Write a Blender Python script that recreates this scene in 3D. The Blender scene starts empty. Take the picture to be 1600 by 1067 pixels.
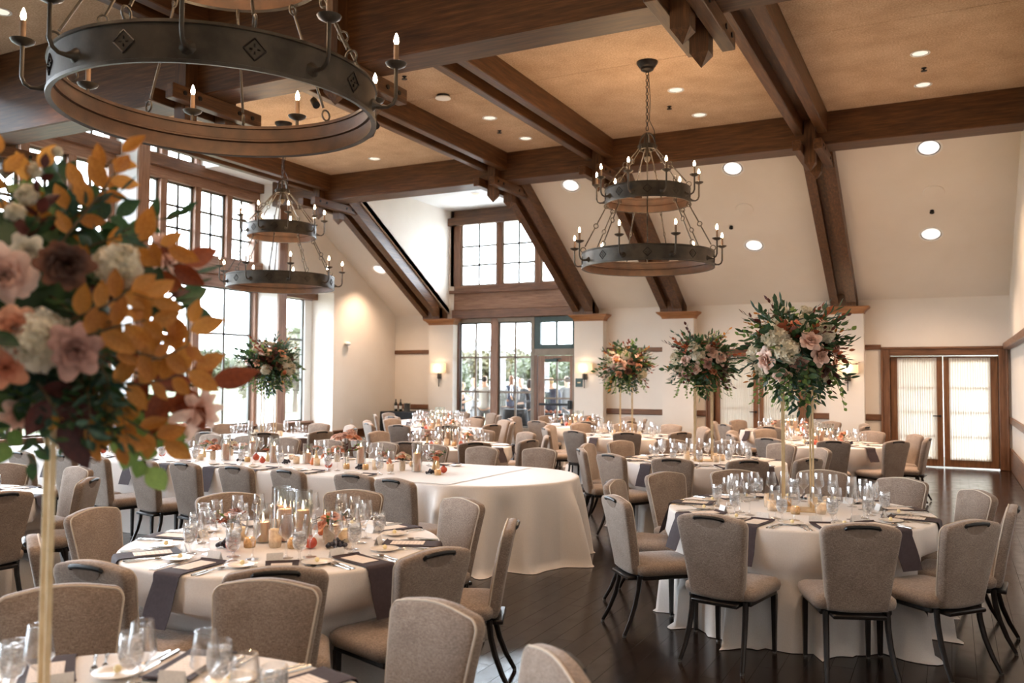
import bpy, bmesh, math, random
from mathutils import Vector, Matrix, Euler
PI = math.pi
rnd = random.Random(7)
scene = bpy.context.scene
COL = scene.collection

# ---------------------------------------------------------------- camera
FPX, YAW, PITCH, ROLL, EYE = 1348.3, 0.47058, 0.0428, 0.005486, 1.72
_fw = Vector((-math.sin(YAW)*math.cos(PITCH), math.cos(YAW)*math.cos(PITCH), math.sin(PITCH)))
_r0 = Vector((math.cos(YAW), math.sin(YAW), 0)); _u0 = _r0.cross(_fw)
_rt = _r0*math.cos(ROLL) + _u0*math.sin(ROLL); _up = -_r0*math.sin(ROLL) + _u0*math.cos(ROLL)
CAM = Vector((0, 0, EYE))
cam = bpy.data.objects.new('camera', bpy.data.cameras.new('camera')); COL.objects.link(cam)
cam.matrix_world = Matrix(((_rt.x, _up.x, -_fw.x, 0), (_rt.y, _up.y, -_fw.y, 0), (_rt.z, _up.z, -_fw.z, EYE), (0, 0, 0, 1)))
cam.data.sensor_width = 36; cam.data.lens = FPX/1600*36; cam.data.clip_start = .05; cam.data.clip_end = 600
cam.data.dof.use_dof = True; cam.data.dof.focus_distance = 6.4; cam.data.dof.aperture_fstop = 2.3
scene.camera = cam
def ray(x, y): return _fw + _rt*((x-800)/FPX) + _up*((533.5-y)/FPX)
def pix(p):
    v = Vector(p) - CAM; d = v.dot(_fw)
    return (800 + FPX*v.dot(_rt)/d, 533.5 - FPX*v.dot(_up)/d) if d > .05 else (-9999, 9999)
def at_depth(x, y, d): return CAM + ray(x, y)*d
def at_z(x, y, z): r = ray(x, y); return CAM + r*((z-EYE)/r.z)
def at_y(x, y, Y): r = ray(x, y); return CAM + r*(Y/r.y)
def at_x(x, y, X): r = ray(x, y); return CAM + r*(X/r.x)

# ---------------------------------------------------------------- sky, view
world = bpy.data.worlds.new('sky'); scene.world = world; world.use_nodes = True
bgn = world.node_tree.nodes['Background']; bgn.inputs[0].default_value = (.80, .90, 1.0, 1); bgn.inputs[1].default_value = 8.5
vs = scene.view_settings; vs.view_transform = 'Standard'; vs.look = 'None'; vs.gamma = 1; vs.use_curve_mapping = False
vs.exposure = 1.38
cy = scene.cycles; cy.caustics_reflective = False; cy.caustics_refractive = False
cy.sample_clamp_indirect = 6; cy.transparent_max_bounces = 24; cy.max_bounces = 10; cy.diffuse_bounces = 6

def lamp(kind, name, loc, energy, col, **kw):
    d = bpy.data.lights.new(name, kind); d.energy = energy; d.color = col
    for k, v in kw.items(): setattr(d, k, v)
    o = bpy.data.objects.new(name, d); o.location = loc; COL.objects.link(o); return o
# daylight portals in the window bays of the long wall and the dormer (they add no light of their own)
for y0 in (-7.76, -3.98, -.2, 3.6, 7.38, 11.16):
    p = lamp('AREA', 'window_portal', (-14.15, y0+1.75, 3.3), 1, (1, 1, 1), shape='RECTANGLE', size=6.4, size_y=3.5)
    p.rotation_euler = (0, -PI/2, 0); p.data.cycles.is_portal = True
p = lamp('AREA', 'window_portal', (-14.15, 15.78, 2.2), 1, (1, 1, 1), shape='RECTANGLE', size=3.2, size_y=1.6); p.rotation_euler = (0, -PI/2, 0); p.data.cycles.is_portal = True
p = lamp('AREA', 'window_portal', (-9.8, 19.5, 3.0), 1, (1, 1, 1), shape='RECTANGLE', size=3.4, size_y=5.4); p.rotation_euler = (-PI/2, 0, 0); p.data.cycles.is_portal = True

# ---------------------------------------------------------------- mesh builder
class MB:
    def __init__(s): s.v = []; s.f = []
    def add(s, v, f):
        n = len(s.v); s.v += [tuple(p) for p in v]; s.f += [tuple(i+n for i in q) for q in f]; return s
    def box(s, x0, x1, y0, y1, z0, z1):
        return s.add([(x0,y0,z0),(x1,y0,z0),(x1,y1,z0),(x0,y1,z0),(x0,y0,z1),(x1,y0,z1),(x1,y1,z1),(x0,y1,z1)],
                     [(0,3,2,1),(4,5,6,7),(0,1,5,4),(1,2,6,5),(2,3,7,6),(3,0,4,7)])
    def cbox(s, x0, x1, y0, y1, z0, z1, c=.008):
        X = (x0, x1); Y = (y0, y1); Z = (z0, z1); c = min(c, .45*(x1-x0), .45*(y1-y0), .45*(z1-z0)); v = []; ix = {}
        for i in (0, 1):
            for j in (0, 1):
                for k in (0, 1):
                    sx, sy, sz = (1-2*i)*c, (1-2*j)*c, (1-2*k)*c
                    for a, p in enumerate(((X[i], Y[j]+sy, Z[k]+sz), (X[i]+sx, Y[j], Z[k]+sz), (X[i]+sx, Y[j]+sy, Z[k]))):
                        ix[i, j, k, a] = len(v); v.append(p)
        f = []
        for i in (0, 1):
            f.append([ix[i,0,0,0], ix[i,1,0,0], ix[i,1,1,0], ix[i,0,1,0]]); f.append([ix[0,i,0,1], ix[1,i,0,1], ix[1,i,1,1], ix[0,i,1,1]]); f.append([ix[0,0,i,2], ix[1,0,i,2], ix[1,1,i,2], ix[0,1,i,2]])
            for j in (0, 1):
                f.append([ix[0,i,j,1], ix[1,i,j,1], ix[1,i,j,2], ix[0,i,j,2]]); f.append([ix[i,0,j,0], ix[i,1,j,0], ix[i,1,j,2], ix[i,0,j,2]]); f.append([ix[i,j,0,0], ix[i,j,1,0], ix[i,j,1,1], ix[i,j,0,1]])
                for k in (0, 1): f.append([ix[i,j,k,0], ix[i,j,k,1], ix[i,j,k,2]])
        return s.add(v, f)
    def loft(s, rings, cap0=True, cap1=True, closed=True):
        n = len(rings[0]); v = [p for r in rings for p in r]; f = []
        for k in range(len(rings)-1):
            for i in range(n if closed else n-1):
                j = (i+1) % n; f.append((k*n+i, k*n+j, (k+1)*n+j, (k+1)*n+i))
        if cap0: f.append(tuple(range(n))[::-1])
        if cap1: f.append(tuple(range((len(rings)-1)*n, len(rings)*n)))
        return s.add(v, f)
    def lathe(s, prof, n=24, c=(0, 0, 0), cap0=False, cap1=False):
        return s.loft([[(c[0]+r*math.cos(2*PI*i/n), c[1]+r*math.sin(2*PI*i/n), c[2]+z) for i in range(n)] for r, z in prof], cap0, cap1)
    def tube(s, pts, r, n=8, caps=True, closed=False, sq=None):
        P = [Vector(p) for p in pts]; rings = []; up = None; m = len(P)
        for k, p in enumerate(P):
            if closed: t = P[(k+1) % m] - P[k-1]
            else: t = P[min(k+1, m-1)] - P[max(k-1, 0)]
            t.normalize()
            if up is None: up = Vector((0, 0, 1)) if abs(t.z) < .9 else Vector((1, 0, 0))
            a = up - t*up.dot(t); a.normalize(); b = t.cross(a); up = a
            rr = r[k] if isinstance(r, (list, tuple)) else r
            rings.append([p + (a*math.cos(2*PI*(i+.5)/n) + b*math.sin(2*PI*(i+.5)/n))*rr for i in range(n)])
        if closed: rings.append(rings[0]); return s.loft(rings, False, False)
        return s.loft(rings, caps, caps)
    def ball(s, c, r, n=10, m=6, sc=(1, 1, 1)):
        rings = [[(c[0]+r*sc[0]*math.sin(PI*k/m)*math.cos(2*PI*i/n), c[1]+r*sc[1]*math.sin(PI*k/m)*math.sin(2*PI*i/n), c[2]-r*sc[2]*math.cos(PI*k/m)) for i in range(n)] for k in range(1, m)]
        v0 = len(s.v); s.loft(rings, False, False); b = len(s.v); s.v += [(c[0], c[1], c[2]-r*sc[2]), (c[0], c[1], c[2]+r*sc[2])]
        for i in range(n):
            j = (i+1) % n; s.f.append((b, v0+j, v0+i)); s.f.append((b+1, v0+(m-2)*n+i, v0+(m-2)*n+j))
        return s
    def merge(s, o, mat):
        return s.add([mat @ Vector(p) for p in o.v], o.f)
    def mesh(s, name, smooth=True, sharp=40, fix=True):
        me = bpy.data.meshes.new(name); me.from_pydata(s.v, [], s.f)
        if fix:
            bm = bmesh.new(); bm.from_mesh(me); bmesh.ops.recalc_face_normals(bm, faces=bm.faces); bm.to_mesh(me); bm.free()
        if smooth:
            me.polygons.foreach_set('use_smooth', [True]*len(me.polygons))
            if sharp: me.set_sharp_from_angle(angle=math.radians(sharp))
        me.update(); return me
def obj(name, me, mat=None, parent=None, loc=(0, 0, 0), rot=(0, 0, 0), scale=(1, 1, 1), smooth=True, sharp=40):
    if isinstance(me, MB): me = me.mesh(name, smooth, sharp)
    if mat and not me.materials: me.materials.append(mat)
    o = bpy.data.objects.new(name, me); COL.objects.link(o)
    o.location = loc; o.rotation_euler = rot; o.scale = scale
    if parent: o.parent = parent
    return o
def tag(o, label=None, cat=None, group=None, kind=None):
    if label: o['label'] = label
    if cat: o['category'] = cat
    if group: o['group'] = group
    if kind: o['kind'] = kind
    return o
def empty(name, loc=(0, 0, 0), rz=0, label=None, cat=None, group=None):
    o = bpy.data.objects.new(name, None); COL.objects.link(o); o.location = loc; o.rotation_euler = (0, 0, rz); o.empty_display_size = .1
    return tag(o, label, cat, group)
KIDS = {}
def dup(root, loc, rz=0, scale=None, par=None):
    """a copy of a thing together with its parts and their sub-parts"""
    c = root.copy(); COL.objects.link(c); c.location = loc
    c.rotation_euler = rz if isinstance(rz, (tuple, Euler)) else (0, 0, rz)
    if scale: c.scale = (scale,)*3 if isinstance(scale, (int, float)) else scale
    c.parent = par
    def kids(a, b):
        if a.name not in KIDS: KIDS[a.name] = list(a.children)
        for ch in KIDS[a.name]:
            d = ch.copy(); COL.objects.link(d); d.parent = b; kids(ch, d)
    kids(root, c); return c
class Proto:
    """the first placement moves the model itself, later ones copy it"""
    def __init__(s, o): s.o = o; s.used = False; s.kids = None
    def put(s, loc, rz=0, scale=None):
        if not s.used:
            s.used = True; o = s.o; o.location = loc; o.rotation_euler = rz if isinstance(rz, tuple) else (0, 0, rz)
            s.sc = o.scale.copy()
            if scale: o.scale = (scale,)*3 if isinstance(scale, (int, float)) else scale
            return o
        return dup(s.o, loc, rz, scale or tuple(s.sc))
SEQ = {}
def seq(o, phrase, where, cat, group=None):
    """things alike on one table: told apart by their order in the picture"""
    SEQ.setdefault((phrase, where), []).append(o); o['category'] = cat
    if group: o['group'] = group
    return o
ORD = 'first second third fourth fifth sixth seventh eighth ninth tenth eleventh twelfth thirteenth fourteenth fifteenth sixteenth seventeenth eighteenth nineteenth twentieth'.split()
def ordinal(n):
    if n < 20: return ORD[n]
    t = ('twenty', 'thirty', 'forty', 'fifty')[(n+1)//10-2]
    return t[:-1]+'ieth' if (n+1) % 10 == 0 else t + '-' + ORD[(n+1) % 10-1]
def label_all():
    for (phrase, where), L in SEQ.items():
        L.sort(key=lambda o: pix(o.matrix_world.translation if o.parent else o.location)[0])
        for i, o in enumerate(L):
            o['label'] = f'{phrase} {where}' if len(L) == 1 else f'{phrase}, {ordinal(i)} from the left {where}'

# ---------------------------------------------------------------- materials
def srgb(r, g, b): return tuple(((c/255)/12.92 if c/255 <= .04045 else ((c/255+.055)/1.055)**2.4) for c in (r, g, b)) + (1,)
class NT:
    def __init__(s, name):
        s.m = bpy.data.materials.new(name); s.m.use_nodes = True; s.t = s.m.node_tree; s.n = s.t.nodes; s.l = s.t.links
        s.bsdf = s.n['Principled BSDF']; s.out = s.n['Material Output']
    def node(s, kind, **kw):
        x = s.n.new(kind)
        for k, v in kw.items():
            if k.startswith('i_'): x.inputs[k[2:].replace('_', ' ')].default_value = v
            else: setattr(x, k, v)
        return x
    def coords(s, scale=(1, 1, 1), kind='Object', rot=(0, 0, 0)):
        c = s.node('ShaderNodeTexCoord'); m = s.node('ShaderNodeMapping'); m.inputs['Scale'].default_value = scale; m.inputs['Rotation'].default_value = rot
        s.l.new(c.outputs[kind], m.inputs[0]); return m.outputs[0]
    def noise(s, vec, scale=5, detail=4, rough=.55):
        x = s.node('ShaderNodeTexNoise'); x.inputs['Scale'].default_value = scale; x.inputs['Detail'].default_value = detail; x.inputs['Roughness'].default_value = rough
        s.l.new(vec, x.inputs['Vector']); return x.outputs['Fac']
    def ramp(s, fac, stops):
        x = s.node('ShaderNodeValToRGB'); e = x.color_ramp.elements
        while len(e) < len(stops): e.new(.5)
        for k, (p, c) in zip(e, stops): k.position = p; k.color = c
        s.l.new(fac, x.inputs[0]); return x.outputs[0]
    def bump(s, fac, strength=.3, dist=.01):
        x = s.node('ShaderNodeBump'); x.inputs['Strength'].default_value = strength; x.inputs['Distance'].default_value = dist
        s.l.new(fac, x.inputs['Height']); s.l.new(x.outputs[0], s.bsdf.inputs['Normal'])
    def set(s, **kw):
        for k, v in kw.items(): s.bsdf.inputs[k.replace('_', ' ')].default_value = v
        return s
    def col(s, sock): s.l.new(sock, s.bsdf.inputs['Base Color'])
    def math(s, op, a, b):
        x = s.node('ShaderNodeMath', operation=op)
        for i, q in enumerate((a, b)):
            if isinstance(q, (int, float)): x.inputs[i].default_value = q
            else: s.l.new(q, x.inputs[i])
        return x.outputs[0]
def mottled(name, c1, c2, scale=4, rough=.6, bump=0, bscale=60, stretch=(1, 1, 1), metal=0, kind='Object', **kw):
    t = NT(name); v = t.coords(stretch, kind); f = t.noise(v, scale); t.col(t.ramp(f, [(.3, c1), (.7, c2)])); t.set(Roughness=rough, Metallic=metal, **kw)
    if bump: t.bump(t.noise(v, bscale, 3), bump, .004)
    return t.m
def wood(name, dark, mid, light, axis=0, rough=.42, scale=1.0, kind='Object'):
    st = [9, 9, 9]; st[axis] = .7
    t = NT(name); v = t.coords(tuple(q*scale for q in st), kind); g = t.noise(v, 3.2, 6, .6); st2 = [70, 70, 70]; st2[axis] = 2.2
    v2 = t.coords(tuple(q*scale for q in st2), kind); g2 = t.noise(v2, 2, 3, .6)
    f = t.math('ADD', t.math('MULTIPLY', g, .7), t.math('MULTIPLY', g2, .3))
    t.col(t.ramp(f, [(.3, dark), (.5, mid), (.72, light)])); t.set(Roughness=rough); t.bump(g2, .12, .003); return t.m
def emit(name, c, s):
    t = NT(name); e = t.node('ShaderNodeEmission'); e.inputs[0].default_value = c; e.inputs[1].default_value = s; t.l.new(e.outputs[0], t.out.inputs[0]); return t.m
def thin_glass(name, tint=(1, 1, 1, 1), edge=.9, base=.06, rough=.02):
    t = NT(name); lw = t.node('ShaderNodeLayerWeight'); lw.inputs[0].default_value = .32
    tr = t.node('ShaderNodeBsdfTransparent'); tr.inputs[0].default_value = tint; gl = t.node('ShaderNodeBsdfGlossy'); gl.inputs['Roughness'].default_value = rough
    f = t.math('ADD', t.math('MULTIPLY', lw.outputs['Facing'], edge), base)
    mx = t.node('ShaderNodeMixShader'); t.l.new(f, mx.inputs[0]); t.l.new(tr.outputs[0], mx.inputs[1]); t.l.new(gl.outputs[0], mx.inputs[2]); t.l.new(mx.outputs[0], t.out.inputs[0]); return t.m
M = {}
M['wall'] = mottled('wall_paint', srgb(227, 219, 209), srgb(232, 225, 216), 1.5, .75, .08, 220)
M['white'] = mottled('white_paint', srgb(238, 238, 236), srgb(243, 243, 241), 1.2, .6, .05, 200)
M['slope'] = mottled('ceiling_paint', srgb(230, 222, 212), srgb(235, 228, 219), 1.2, .75, .06, 200)
dk, md, lt = srgb(46, 28, 14), srgb(84, 53, 29), srgb(122, 82, 48)
M['beam_x'] = wood('stained_oak_along_x', dk, md, lt, 0); M['beam_y'] = wood('stained_oak_along_y', dk, md, lt, 1); M['beam_z'] = wood('stained_oak_along_z', dk, md, lt, 2)
M['cap'] = wood('honey_oak_trim', srgb(112, 70, 38), srgb(156, 104, 62), srgb(186, 132, 86), 0, .4)
M['trim_x'] = wood('walnut_trim_along_x', srgb(70, 44, 28), srgb(110, 74, 50), srgb(140, 100, 72), 0, .4); M['trim_y'] = wood('walnut_trim_along_y', srgb(70, 44, 28), srgb(110, 74, 50), srgb(140, 100, 72), 1, .4); M['trim_z'] = wood('walnut_trim_along_z', srgb(70, 44, 28), srgb(110, 74, 50), srgb(140, 100, 72), 2, .4)
M['window_wood_z'] = wood('window_oak_along_z', srgb(106, 74, 54), srgb(142, 106, 84), srgb(168, 132, 108), 2, .45); M['window_wood_y'] = wood('window_oak_along_y', srgb(106, 74, 54), srgb(142, 106, 84), srgb(168, 132, 108), 1, .45); M['window_wood_x'] = wood('window_oak_along_x', srgb(106, 74, 54), srgb(142, 106, 84), srgb(168, 132, 108), 0, .45)
M['door'] = wood('door_oak', srgb(84, 54, 32), srgb(122, 82, 52), srgb(148, 104, 68), 2, .38)
M['steel_frame'] = mottled('grey_window_frame', srgb(96, 98, 94), srgb(112, 112, 106), 4, .4)
M['taupe_frame'] = mottled('taupe_window_frame', srgb(126, 112, 98), srgb(144, 130, 114), 6, .45)
M['green_frame'] = mottled('dark_green_frame', srgb(34, 58, 56), srgb(44, 70, 66), 5, .4)
M['black'] = mottled('black_metal', srgb(16, 17, 18), srgb(28, 28, 29), 8, .4, 0, 60, (1, 1, 1), .3)
M['pane'] = thin_glass('window_glass', (1, 1, 1, 1), .25, .03, .0)
M['glass'] = thin_glass('drinking_glass', (1, 1, 1, 1), .8, .05, .03)
M['vase_glass'] = thin_glass('vase_glass', (.98, .99, .98, 1), .85, .06, .03)
t = NT('cork_panel'); v = t.coords((1, 1, 1)); f = t.noise(v, 42, 6, .8); f2 = t.noise(v, 2.2, 3)
t.col(t.ramp(t.math('ADD', t.math('MULTIPLY', f, .75), t.math('MULTIPLY', f2, .25)), [(.32, srgb(150, 122, 97)), (.5, srgb(196, 167, 138)), (.66, srgb(228, 205, 180))])); t.set(Roughness=.9); t.bump(f, .35, .004); M['cork'] = t.m
t = NT('dark_floor_board'); v = t.coords((7, .5, 7)); g = t.noise(v, 3, 6, .65); oi = t.node('ShaderNodeObjectInfo'); f = t.math('ADD', t.math('MULTIPLY', g, .75), t.math('MULTIPLY', oi.outputs['Random'], .28))
t.col(t.ramp(f, [(.2, srgb(25, 18, 15)), (.55, srgb(34, 25, 21)), (.9, srgb(46, 34, 28))])); r = t.noise(t.coords((2, 2, 2)), 2.5, 5); t.l.new(t.ramp(r, [(.3, (.13,)*3+(1,)), (.75, (.26,)*3+(1,))]), t.bsdf.inputs['Roughness']); t.bump(g, .06, .002); t.bsdf.inputs['Specular IOR Level'].default_value = .36; M['floor'] = t.m
def tweed(name, a, b, c):
    t = NT(name); h = t.noise(t.coords((34, 34, 240)), 2, 3, .6); w = t.noise(t.coords((240, 240, 34)), 2, 3, .6); n = t.noise(t.coords((1, 1, 1)), 5, 3)
    f = t.math('ADD', t.math('ADD', t.math('MULTIPLY', h, .4), t.math('MULTIPLY', w, .4)), t.math('MULTIPLY', n, .2))
    t.col(t.ramp(f, [(.36, a), (.5, b), (.64, c)])); t.set(Roughness=.85); t.bsdf.inputs['Sheen Weight'].default_value = .25; t.bump(f, .25, .002); return t.m
M['fabric'] = tweed('taupe_tweed', srgb(92, 76, 65), srgb(136, 118, 104), srgb(178, 162, 148))
M['piping'] = mottled('pale_piping', srgb(196, 182, 166), srgb(206, 194, 178), 40, .7)
M['recess'] = mottled('painted_shade_tweed', srgb(122, 104, 90), srgb(138, 120, 106), 60, .9)  # darker tweed tone paints the shade inside the scooped hand grip
M['chair_metal'] = mottled('dark_bronze_leg', srgb(34, 30, 29), srgb(46, 41, 38), 20, .32, 0, 60, (1, 1, 1), .55)
M['glide'] = mottled('steel_glide', srgb(120, 118, 114), srgb(140, 138, 134), 20, .3, metal=.8)
t = NT('champagne_satin_cloth'); n = t.noise(t.coords((1, 1, 1)), 160, 2); t.col(t.ramp(n, [(.3, srgb(226, 219, 213)), (.7, srgb(234, 228, 222))])); t.set(Roughness=.5); t.bsdf.inputs['Sheen Weight'].default_value = .3; t.bump(n, .05, .001); M['cloth'] = t.m
M['napkin'] = mottled('plum_grey_napkin', srgb(52, 40, 46), srgb(62, 50, 56), 60, .75, .1, 300)
t = NT('printed_menu'); v = t.coords((1, 1, 1)); w = t.node('ShaderNodeTexWave', wave_type='BANDS', bands_direction='Y'); t.l.new(v, w.inputs[0]); w.inputs['Scale'].default_value = 14; nn = t.noise(t.coords((60, 6, 1)), 3, 2)
t.col(t.ramp(t.math('MULTIPLY', w.outputs['Fac'], nn), [(.0, srgb(236, 224, 214)), (.42, srgb(234, 222, 212)), (.56, srgb(196, 182, 172))])); t.set(Roughness=.6); M['menu'] = t.m
M['card'] = mottled('place_card_paper', srgb(240, 238, 235), srgb(226, 224, 222), 90, .5)
M['plate'] = mottled('white_porcelain', srgb(236, 228, 218), srgb(240, 233, 224), 6, .15)
M['butter'] = mottled('butter', srgb(240, 222, 168), srgb(244, 230, 184), 30, .5)
M['silver'] = mottled('silver_cutlery', srgb(196, 192, 186), srgb(214, 210, 204), 10, .16, metal=1)
M['gold'] = mottled('brushed_gold', srgb(206, 178, 134), srgb(224, 200, 160), 20, .38, metal=.7)
M['bronze'] = mottled('patinated_bronze', srgb(52, 46, 40), srgb(84, 76, 66), 7, .42, .15, 80, metal=.45)
M['rust'] = mottled('rusted_ring_inside', srgb(46, 29, 18), srgb(72, 47, 31), 9, .5, .2, 60, metal=.25)
M['sleeve'] = mottled('candle_sleeve', srgb(120, 92, 68), srgb(140, 110, 84), 20, .5)
M['bulb'] = emit('lit_bulb', (1, .72, .42, 1), 70)
M['flame'] = emit('candle_flame', (1, .74, .46, 1), 28); M['flame_low'] = emit('votive_flame', (1, .74, .46, 1), 9)
t = NT('candle_wax'); t.set(Base_Color=srgb(236, 196, 170), Roughness=.5); t.bsdf.inputs['Subsurface Weight'].default_value = .5; t.bsdf.inputs['Subsurface Radius'].default_value = (.05, .025, .012); M['wax'] = t.m
def votive_mat(name, a, b, sc):
    t = NT(name); n = t.noise(t.coords((1, 1, 1)), sc, 4, .7); c = t.ramp(n, [(.35, a), (.65, b)]); t.col(c); t.set(Roughness=.3, Metallic=.15)
    tl = t.node('ShaderNodeBsdfTranslucent'); t.l.new(c, tl.inputs[0]); mx = t.node('ShaderNodeMixShader'); mx.inputs[0].default_value = .36; t.l.new(t.bsdf.outputs[0], mx.inputs[1]); t.l.new(tl.outputs[0], mx.inputs[2]); t.l.new(mx.outputs[0], t.out.inputs[0]); return t.m
M['votive'] = votive_mat('champagne_mercury_glass', srgb(222, 206, 184), srgb(244, 234, 216), 70); M['votive_gold'] = votive_mat('gold_mercury_glass', srgb(196, 162, 116), srgb(236, 214, 172), 90)
t = NT('iced_water'); tr = t.node('ShaderNodeBsdfTransparent'); df = t.node('ShaderNodeBsdfDiffuse'); df.inputs[0].default_value = (.95, .96, .97, 1); gl = t.node('ShaderNodeBsdfGlossy'); gl.inputs['Roughness'].default_value = .05
n = t.noise(t.coords((1, 1, 2)), 38, 3, .6); f = t.ramp(n, [(.40, (.16,)*3+(1,)), (.60, (.75,)*3+(1,))]); m1 = t.node('ShaderNodeMixShader'); t.l.new(f, m1.inputs[0]); t.l.new(tr.outputs[0], m1.inputs[1]); t.l.new(df.outputs[0], m1.inputs[2]); m2 = t.node('ShaderNodeMixShader'); m2.inputs[0].default_value = .12; t.l.new(m1.outputs[0], m2.inputs[1]); t.l.new(gl.outputs[0], m2.inputs[2]); t.l.new(m2.outputs[0], t.out.inputs[0]); M['water'] = t.m
def leafmat(name, a, b, tr=.3):
    t = NT(name); oi = t.node('ShaderNodeObjectInfo'); n = t.noise(t.coords((1, 1, 1)), 14, 3); f = t.math('ADD', t.math('MULTIPLY', n, .7), t.math('MULTIPLY', oi.outputs['Random'], .3)); c = t.ramp(f, [(.3, a), (.72, b)]); t.col(c); t.set(Roughness=.5)
    tl = t.node('ShaderNodeBsdfTranslucent'); t.l.new(c, tl.inputs[0]); mx = t.node('ShaderNodeMixShader'); mx.inputs[0].default_value = tr; t.l.new(t.bsdf.outputs[0], mx.inputs[1]); t.l.new(tl.outputs[0], mx.inputs[2]); t.l.new(mx.outputs[0], t.out.inputs[0]); return t.m
M['leaf_green'] = leafmat('dark_green_leaf', srgb(30, 56, 36), srgb(64, 96, 54)); M['leaf_light'] = leafmat('fresh_green_leaf', srgb(86, 116, 52), srgb(136, 160, 84)); M['leaf_blue'] = leafmat('ruscus_leaf', srgb(36, 66, 58), srgb(76, 108, 92))
M['leaf_copper'] = leafmat('copper_beech_leaf', srgb(164, 100, 36), srgb(214, 152, 72), .45); M['leaf_rust'] = leafmat('rust_leaf', srgb(112, 50, 28), srgb(156, 82, 46), .35); M['leaf_burgundy'] = leafmat('burgundy_leaf', srgb(58, 24, 24), srgb(98, 46, 38), .3)
M['stem'] = mottled('woody_stem', srgb(70, 56, 36), srgb(92, 76, 48), 20, .7)
def petal(name, a, b):
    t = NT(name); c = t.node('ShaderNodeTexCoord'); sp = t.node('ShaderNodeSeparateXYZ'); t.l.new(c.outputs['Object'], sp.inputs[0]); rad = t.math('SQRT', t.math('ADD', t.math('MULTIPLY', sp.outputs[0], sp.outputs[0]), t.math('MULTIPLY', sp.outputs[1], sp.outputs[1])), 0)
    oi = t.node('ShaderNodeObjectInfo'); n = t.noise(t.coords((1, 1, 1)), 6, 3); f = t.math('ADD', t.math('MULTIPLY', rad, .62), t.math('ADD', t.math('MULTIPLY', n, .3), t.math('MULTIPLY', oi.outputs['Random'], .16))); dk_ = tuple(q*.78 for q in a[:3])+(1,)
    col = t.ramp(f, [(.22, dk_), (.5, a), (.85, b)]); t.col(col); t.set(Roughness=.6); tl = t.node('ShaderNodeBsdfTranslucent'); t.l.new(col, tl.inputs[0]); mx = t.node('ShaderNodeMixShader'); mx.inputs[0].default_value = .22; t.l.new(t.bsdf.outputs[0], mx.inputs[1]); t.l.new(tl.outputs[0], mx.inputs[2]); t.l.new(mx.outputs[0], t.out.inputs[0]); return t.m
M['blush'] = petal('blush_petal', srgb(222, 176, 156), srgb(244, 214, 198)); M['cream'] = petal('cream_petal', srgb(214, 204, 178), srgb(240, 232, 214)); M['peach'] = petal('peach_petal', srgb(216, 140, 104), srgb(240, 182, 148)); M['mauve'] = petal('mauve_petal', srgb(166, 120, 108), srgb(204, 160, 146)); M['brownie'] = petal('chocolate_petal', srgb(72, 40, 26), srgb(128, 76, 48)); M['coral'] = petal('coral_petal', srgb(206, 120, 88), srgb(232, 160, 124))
M['grape'] = mottled('black_grape', srgb(22, 22, 32), srgb(52, 50, 66), 30, .35); M['pomegranate'] = mottled('pomegranate_skin', srgb(176, 58, 44), srgb(210, 106, 74), 10, .4); M['pear'] = mottled('red_pear_skin', srgb(196, 92, 56), srgb(220, 150, 96), 8, .45)
M['curtain'] = None
t = NT('sheer_curtain'); tl = t.node('ShaderNodeBsdfTranslucent'); tl.inputs[0].default_value = srgb(238, 232, 220); t.set(Base_Color=srgb(240, 236, 226), Roughness=.9); m1 = t.node('ShaderNodeMixShader'); m1.inputs[0].default_value = .35; t.l.new(t.bsdf.outputs[0], m1.inputs[1]); t.l.new(tl.outputs[0], m1.inputs[2]); tr = t.node('ShaderNodeBsdfTransparent'); m2 = t.node('ShaderNodeMixShader'); m2.inputs[0].default_value = .1; t.l.new(m1.outputs[0], m2.inputs[1]); t.l.new(tr.outputs[0], m2.inputs[2]); t.l.new(m2.outputs[0], t.out.inputs[0]); M['curtain'] = t.m

# ---------------------------------------------------------------- the room
XL, XW, XR, YB, YR, ZC = -13.28, -13.97, 1.03, 19.2, -9.0, 6.0
SM, SZ, SY = .59, 3.44, 19.1
def slope_z(y): return SZ + SM*(SY-y)
def structure(name, mb, mat, parent=None, **kw):
    o = obj(name, mb, mat, parent, smooth=False, **kw)
    if parent is None: o['kind'] = 'structure'
    return o
def sbox(name, b, mat, parent=None, c=0): return structure(name, MB().cbox(*b, c) if c else MB().box(*b), mat, parent)

# floor of dark boards running towards the back wall
floor = sbox('floor', (XW, XR+.1, YR, YB+.2, -.14, -.012), M['floor'])
PW = .13; boards = []
for i in range(int((XR-XL)/PW)+1):
    x = XL + i*PW; y = YR - rnd.random()*2
    while y < YB:
        L = rnd.choice((1.5, 1.9, 2.3)); boards.append((x, max(y, YR), min(y+L, YB))); y += L
boards = [b for b in boards if b[2]-b[1] > .05]
def board_key(b):
    p = Vector((b[0]+PW/2, (b[1]+b[2])/2, 0)); q = pix(p)
    return (p-CAM).length if (-40 < q[0] < 1640 and q[1] < 1150 and p.y > 2.5) else 1e6
boards.sort(key=board_key); pm = {}
for k, (x, y0, y1) in enumerate(boards[:300]):
    L = round(y1-y0, 3)
    if L not in pm: pm[L] = MB().cbox(.0005, PW-.0005, .0005, L-.0005, -.012, 0, .0008).mesh('plank', False)
    structure('plank', pm[L], M['floor'], floor, loc=(x, y0, 0))
mb = MB()
for x, y0, y1 in boards[300:]: mb.box(x+.0005, x+PW-.0005, y0+.0005, y1-.0005, -.012, 0)
structure('plank_field', mb, M['floor'], floor)['kind'] = 'stuff'

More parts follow.
